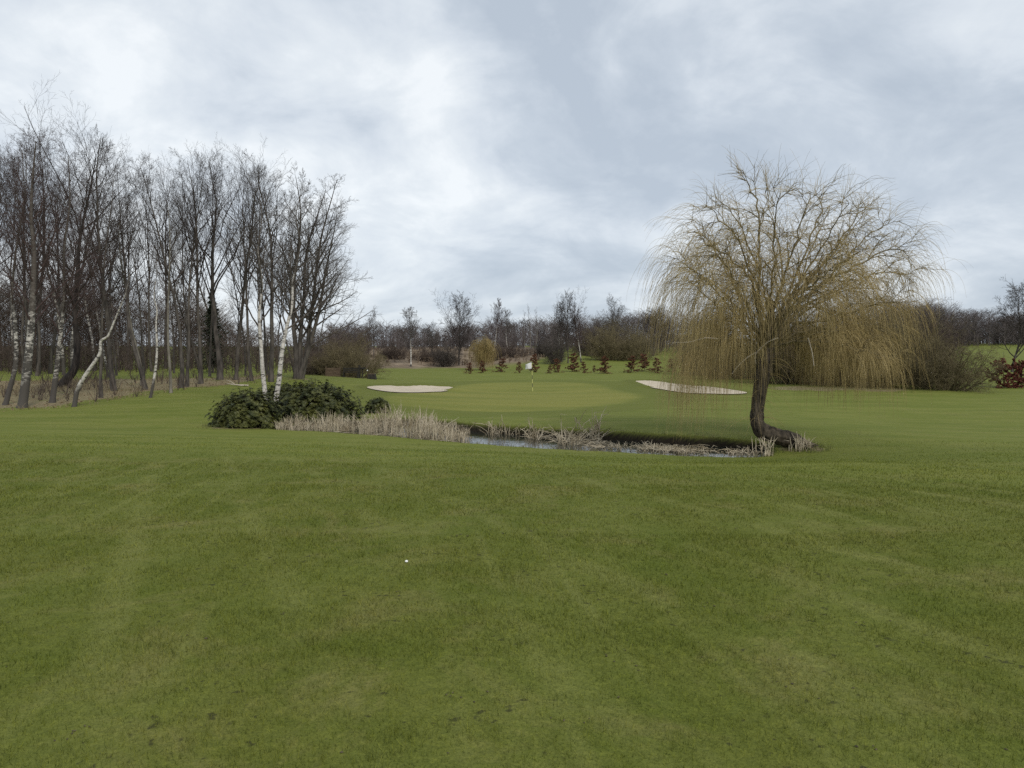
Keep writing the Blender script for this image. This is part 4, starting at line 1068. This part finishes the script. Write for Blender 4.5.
# ------------------------------------------------------------------ rhododendrons
def rhodo(name, cx, cy, rx, ry, h, n, label, seed, grp, lobes):
    g = np.random.default_rng(seed)
    def hull(a, e):   # lumpy dome radius factor
        f = 1 + 0 * a
        for la, le, am in lobes: f = f + am * np.exp(-(((np.angle(np.exp(1j * (a - la)))) / .55) ** 2 + ((e - le) / .45) ** 2))
        return f + .09 * np.sin(a * 7 + e * 5) + .07 * np.sin(a * 13 - e * 9) + .05 * np.sin(a * 23 + e * 17)
    nw = n // 9
    a = g.uniform(0, 6.28, nw); e = np.arcsin(g.uniform(.0, 1, nw)); dep = 1 - .32 * g.random(nw) ** 2.2 + (g.random(nw) < .13) * g.uniform(0, .14, nw)
    f = hull(a, e) * dep
    C = np.stack([np.cos(a) * np.cos(e) * rx * f, np.sin(a) * np.cos(e) * ry * f, .04 + np.sin(e) * h * f], 1)
    out = np.stack([np.cos(a) * np.cos(e) / rx, np.sin(a) * np.cos(e) / ry, np.sin(e) / h], 1); out /= np.linalg.norm(out, axis=1, keepdims=True)
    out = out + np.array([0, 0, .55]); out /= np.linalg.norm(out, axis=1, keepdims=True)
    # whorls of leaves at each shoot tip
    Cs, Ds, Ns = [], [], []
    u = np.cross(out, np.array([.3, .2, 1.])); u /= np.linalg.norm(u, axis=1, keepdims=True); v = np.cross(out, u)
    ph = g.uniform(0, 6.28, nw)
    for k in range(9):
        q = ph + k * 2 * math.pi / 9 + g.normal(0, .15, nw); dr = u * np.cos(q)[:, None] + v * np.sin(q)[:, None]
        dd = dr + out * g.uniform(.0, .7, nw)[:, None]; dd /= np.linalg.norm(dd, axis=1, keepdims=True)
        L = .085
        Cs.append(C + dd * L * .55); Ds.append(dd); Ns.append(out * 1.0 - dr * .35 + g.normal(0, .25, (nw, 3)))
    Cs, Ds, Ns = np.concatenate(Cs), np.concatenate(Ds), np.concatenate(Ns); m = len(Cs)
    V, Q = leaf_quads(Cs, Ds, Ns, g.uniform(.06, .145, m), g.uniform(.020, .046, m))
    me = mesh_np('foliage', V, Q); me.materials.append(M_RHODO)
    st = []
    for i in range(0, nw, 3):
        c = C[i]; st.append(([(c[0] * .15, c[1] * .15, 0), (c[0] * .6, c[1] * .6, c[2] * .55), tuple(c)], (.02, .012, .005)))
    e = bpy.data.objects.new(name, None); COL.objects.link(e); e.location = (cx, cy, gz1(cx, cy) - .02)
    obj('foliage', me, e); obj('stem', tube_mesh('stem', [(st, 4)], M_RSTEM), e)
    tag(e, label, 'bush', grp)
GR = 'dark evergreen bushes beside the birches'
p = hit(239, 428.5); rhodo('rhododendron_bush', p[0], p[1] + .8, 1.10, .95, 1.12, 16000, 'dark evergreen bush with a rounded dome shape on the grass left of the white birches', 1, GR, [(.5, .8, .12), (3.5, .4, .1), (4.6, .9, .08)])
p = at(314, 420, 27.3); rhodo('rhododendron_bush', p[0], p[1], 1.60, 1.2, 1.30, 25000, 'largest dark evergreen bush, broad and lumpy, right of the white birches behind the reeds', 2, GR, [(2.6, .8, .10), (4.4, .5, .1), (.2, .2, .12)])
p = at(280, 416, 29.8); rhodo('rhododendron_bush', p[0], p[1], 1.15, .9, 1.0, 12000, 'evergreen bush filling the gap directly behind the two white birch trunks', 3, GR, [(1.4, .6, .12), (4.4, .8, .1)])
p = at(378, 416, 29.5); rhodo('rhododendron_bush', p[0], p[1], .50, .45, .55, 3200, 'smallest evergreen bush, low and round, at the right end of the row above the reeds', 4, GR, [(1.4, .6, .12)])

# ------------------------------------------------------------------ small things
def prism_box(V, Q, x0, x1, y0, y1, z0, z1, tx=0., ty=0.):
    b = len(V)
    for z, k in ((z0, 0), (z1, 1)):
        V += [(x0 + tx * k, y0 + ty * k, z), (x1 - tx * k, y0 + ty * k, z), (x1 - tx * k, y1 - ty * k, z), (x0 + tx * k, y1 - ty * k, z)]
    Q += [(b, b + 3, b + 2, b + 1), (b + 4, b + 5, b + 6, b + 7)] + [(b + i, b + (i + 1) % 4, b + 4 + (i + 1) % 4, b + 4 + i) for i in range(4)]

def box_obj(name, boxes, mat, parent=None, bevel=.012):
    V, Q = [], []
    for bx in boxes: prism_box(V, Q, *bx)
    me = bpy.data.meshes.new(name); me.from_pydata(V, [], Q); me.materials.append(mat); me.update()
    o = obj(name, me, parent)
    if bevel:
        m = o.modifiers.new('bevel', 'BEVEL'); m.width = bevel; m.segments = 2
    return o

def empty(name, x, y, rz=0, z=None):
    e = bpy.data.objects.new(name, None); COL.objects.link(e); e.location = (x, y, gz1(x, y) if z is None else z); e.rotation_euler.z = rz; return e

# flag
p = hit(532, 391.5)
e = empty('golf_flag', p[0], p[1])
stick = []
H = 2.08
tm = tube_mesh('flagstick', [([([(0.05, 0, -.05), (.02, 0, .9), (-.02, 0, H)], [.016, .015, .013])], 8)], None) if False else None
m, nt = new_mat('banded flagstick'); t = NT(nt)
z = t.n('ShaderNodeSeparateXYZ', ins={0: t.n('ShaderNodeTexCoord').outputs['Object']}).outputs[2]
k = t.math('GREATER_THAN', t.math('FRACT', t.math('MULTIPLY', z, 1.75)), .5)
finish(t, t.mix(k, (.62, .60, .22), (.05, .05, .045)), .5, .4)
obj('flagstick', tube_mesh('flagstick', [([([(.05, 0, -.05), (.02, 0, .9), (-.02, 0, H)], [.018, .017, .015])], 8)], m), e)
nx_, nz_ = 10, 7; V, Q = [], []
for i in range(nx_ + 1):
    for j in range(nz_ + 1):
        u = i / nx_; v = j / nz_
        V.append((-.02 - u * .44, .07 * math.sin(u * 7 + v * 1.5) * u, H - .02 - (.46 * v) * (1 - .12 * u) - .16 * u * (1 - v * .3)))
for i in range(nx_):
    for j in range(nz_): a = i * (nz_ + 1) + j; Q.append((a, a + 1, a + nz_ + 2, a + nz_ + 1))
me = bpy.data.meshes.new('flag'); me.from_pydata(V, [], Q); smooth(me); me.materials.append(M_CLOTH); me.update()
o = obj('flag', me, e); sm = o.modifiers.new('thickness', 'SOLIDIFY'); sm.thickness = .004
cup = tube_mesh('hole_rim', [([([(.05, 0, -.02), (.05, 0, .004)], [.056, .056])], 16)], M_DARKW); obj('hole_rim', cup, e)
tag(e, 'white golf flag on a banded stick standing in the green', 'flag')

# ball-like white speck on the fairway
p = hit(406.5, 563)
import bmesh
bm = bmesh.new(); bmesh.ops.create_icosphere(bm, subdivisions=3, radius=.0135)
for v in bm.verts: v.co *= 1 + .03 * math.sin(v.co.x * 900) * math.sin(v.co.z * 900)
for v in bm.verts: v.co.z *= .72
me = bpy.data.meshes.new('pebble'); bm.to_mesh(me); bm.free(); smooth(me); me.materials.append(M_WHITE)
tag(obj('pebble', me, None, (p[0], p[1], gz1(p[0], p[1]) + .014)), 'tiny whitish pebble lying by itself on the near fairway', 'pebble')

# bench, panel, stump, post at the end of the wood
p = at(351, 377, 56.5); e = empty('garden_bench', p[0], p[1])
box_obj('seat', [(-.62, .62, -.22, .04, .40, .45)], M_DARKW, e)
box_obj('backrest', [(-.62, .62, .06, .11, .50, .62), (-.62, .62, .06, .11, .65, .78)], M_DARKW, e)
for sx in (-.55, .55):
    for sy in (-.16, .08): box_obj('leg', [(sx - .05, sx + .05, sy - .04, sy + .04, -.03, .40 if sy < 0 else .80)], M_DARKW, e)
tag(e, 'dark wooden bench under the olive bush right of the wood', 'bench')
p = at(333, 377, 57); e = empty('hurdle_panel', p[0], p[1])
box_obj('panel', [(-.52, .52, -.02 + .012 * (i % 2), .02 + .012 * (i % 2), .04 + i * .11, .14 + i * .11) for i in range(6)], M_WOOD, e)
for sx in (-.55, .55): box_obj('post', [(sx - .035, sx + .035, -.06, .06, -.05, .78)], M_WOOD, e)
tag(e, 'low brown wooden panel left of the dark bench', 'panel')
p = at(372, 377.5, 57); e = empty('litter_bin', p[0], p[1])
box_obj('body', [(-.34, .34, -.3, .3, -.02, .40, .07, .06)], M_DARKW, e, .02)
box_obj('lid', [(-.25, .25, -.22, .22, .402, .44, .02, .02)], M_WOOD, e, .01)
tag(e, 'squat dark box tapering to its top on the grass right of the dark bench', 'bin')
p = at(359.5, 377.5, 57); e = empty('tee_post', p[0], p[1])
box_obj('post', [(-.07, .07, -.06, .06, -.05, 1.05)], M_DARKW, e)
box_obj('post', [(.20, .27, -.05, .05, -.05, .72)], M_DARKW, e)
box_obj('basket', [(.10, .48, -.12, .12, .70, .86)], M_DARKW, e, .03)
tag(e, 'dark upright post with a small basket between bench and squat box', 'post')
p = at(367.4, 377, 57.3); e = empty('marker_post', p[0], p[1])
obj('stake', tube_mesh('stake', [([([(0, 0, -.03), (0, 0, .62)], [.02, .018])], 8)], M_WOOD), e)
bm = bmesh.new(); bmesh.ops.create_uvsphere(bm, u_segments=14, v_segments=8, radius=.055)
me = bpy.data.meshes.new('knob'); bm.to_mesh(me); bm.free(); smooth(me); me.materials.append(M_WHITE); k = obj('knob', me, e); k.location = (0, 0, .66)
tag(e, 'thin stake with a white knob left of the squat dark box', 'post')
p = at(309.5, 410, 26.6); e = empty('marker_stake', p[0], p[1])
obj('stake', tube_mesh('stake', [([([(0, 0, -.03), (.01, 0, .5), (.015, 0, .74)], [.016, .015, .014])], 8)], M_WHITE), e)
tag(e, 'short thin white stake standing before the largest dark evergreen bush', 'stake')
p = hit(240, 386.5); e = empty('fallen_branch', p[0], p[1])
obj('branch', tube_mesh('branch', [([([(-.8, .1, .16), (-.35, .0, .10), (.1, -.03, .06), (.5, 0, .05)], [.02, .04, .055, .05]), ([(-.3, 0, .1), (-.5, -.1, .3), (-.75, -.12, .38)], [.025, .018, .008])], 8)], M_DEADW), e)
tag(e, 'pale fallen branch lying on the grass left of the white birches', 'branch')

# ------------------------------------------------------------------ sky, sun, camera
w = bpy.data.worlds.new('World'); SC.world = w; w.use_nodes = True
nt = w.node_tree; nt.nodes.clear(); t = NT(nt)
SUN_EL, SUN_AZ = R(38), R(150)      # azimuth clockwise from +Y
sky = t.n('ShaderNodeTexSky', sky_type='NISHITA', sun_disc=False, sun_elevation=SUN_EL, sun_rotation=SUN_AZ)
gen = t.n('ShaderNodeTexCoord').outputs['Generated']
sep = t.n('ShaderNodeSeparateXYZ', ins={0: gen})
zz = t.math('ADD', t.math('MAXIMUM', sep.outputs[2], 0.0), .42)
cv = t.n('ShaderNodeCombineXYZ', ins={0: t.math('DIVIDE', sep.outputs[0], zz), 1: t.math('DIVIDE', sep.outputs[1], zz), 2: .35}).outputs[0]
mp = t.n('ShaderNodeMapping', ins={'Vector': cv, 'Location': (3.1, 1.4, 0), 'Scale': (1.6, 1.75, 1)}).outputs[0]
n1 = t.noise(mp, .75, 8, .55, .5); n2 = t.noise(mp, 2.3, 8, .58, .35)
dens = t.math('ADD', t.math('MULTIPLY', n1, .60), t.math('MULTIPLY', n2, .40))
ramp = t.n('ShaderNodeValToRGB', ins={0: t.mapr(dens, .40, .61)})
cr = ramp.color_ramp
cr.elements[0].position = 0; cr.elements[0].color = (.425, .483, .555, 1)
cr.elements[1].position = 1; cr.elements[1].color = (.775, .81, .835, 1)
for pos_, c_ in ((.3, (.50, .556, .622)), (.55, (.60, .65, .705)), (.78, (.675, .72, .76))):
    q = cr.elements.new(pos_); q.color = (*c_, 1)
cl = t.n('ShaderNodeVectorMath', operation='SCALE', ins={0: ramp.outputs[0]}); cl.inputs[3].default_value = 8.8
mx = t.mix(.93, sky.outputs[0], cl.outputs[0])
bg = t.n('ShaderNodeBackground', ins={0: mx, 1: .1})
o = t.n('ShaderNodeOutputWorld'); nt.links.new(bg.outputs[0], o.inputs[0])

sd = bpy.data.lights.new('sun', 'SUN'); sd.energy = 1.5; sd.angle = R(11); sd.color = (1, .95, .88)
so = bpy.data.objects.new('sun', sd); COL.objects.link(so)
dirv = Vector((math.sin(SUN_AZ) * math.cos(SUN_EL), math.cos(SUN_AZ) * math.cos(SUN_EL), math.sin(SUN_EL)))
so.rotation_euler = dirv.to_track_quat('Z', 'Y').to_euler(); so.location = dirv * 60

cam = bpy.data.cameras.new('camera'); cam.sensor_width = 36; cam.lens = F / 1024 * 36; cam.clip_end = 6000; cam.clip_start = .05
co = bpy.data.objects.new('camera', cam); COL.objects.link(co); co.location = (0, 0, EYE); co.rotation_euler = (math.pi / 2 - PITCH, 0, 0)
SC.camera = co

SC.view_settings.view_transform = 'Standard'; SC.view_settings.look = 'None'; SC.view_settings.gamma = 1; SC.view_settings.exposure = .45
SC.render.engine = 'CYCLES'
SC.cycles.use_denoising = False; SC.cycles.use_adaptive_sampling = False; SC.cycles.sample_clamp_indirect = 1.5; SC.cycles.sample_clamp_direct = 3; SC.cycles.caustics_reflective = False; SC.cycles.caustics_refractive = False; SC.cycles.max_bounces = 6; SC.cycles.transparent_max_bounces = 6
SC.render.filter_size = 1.05
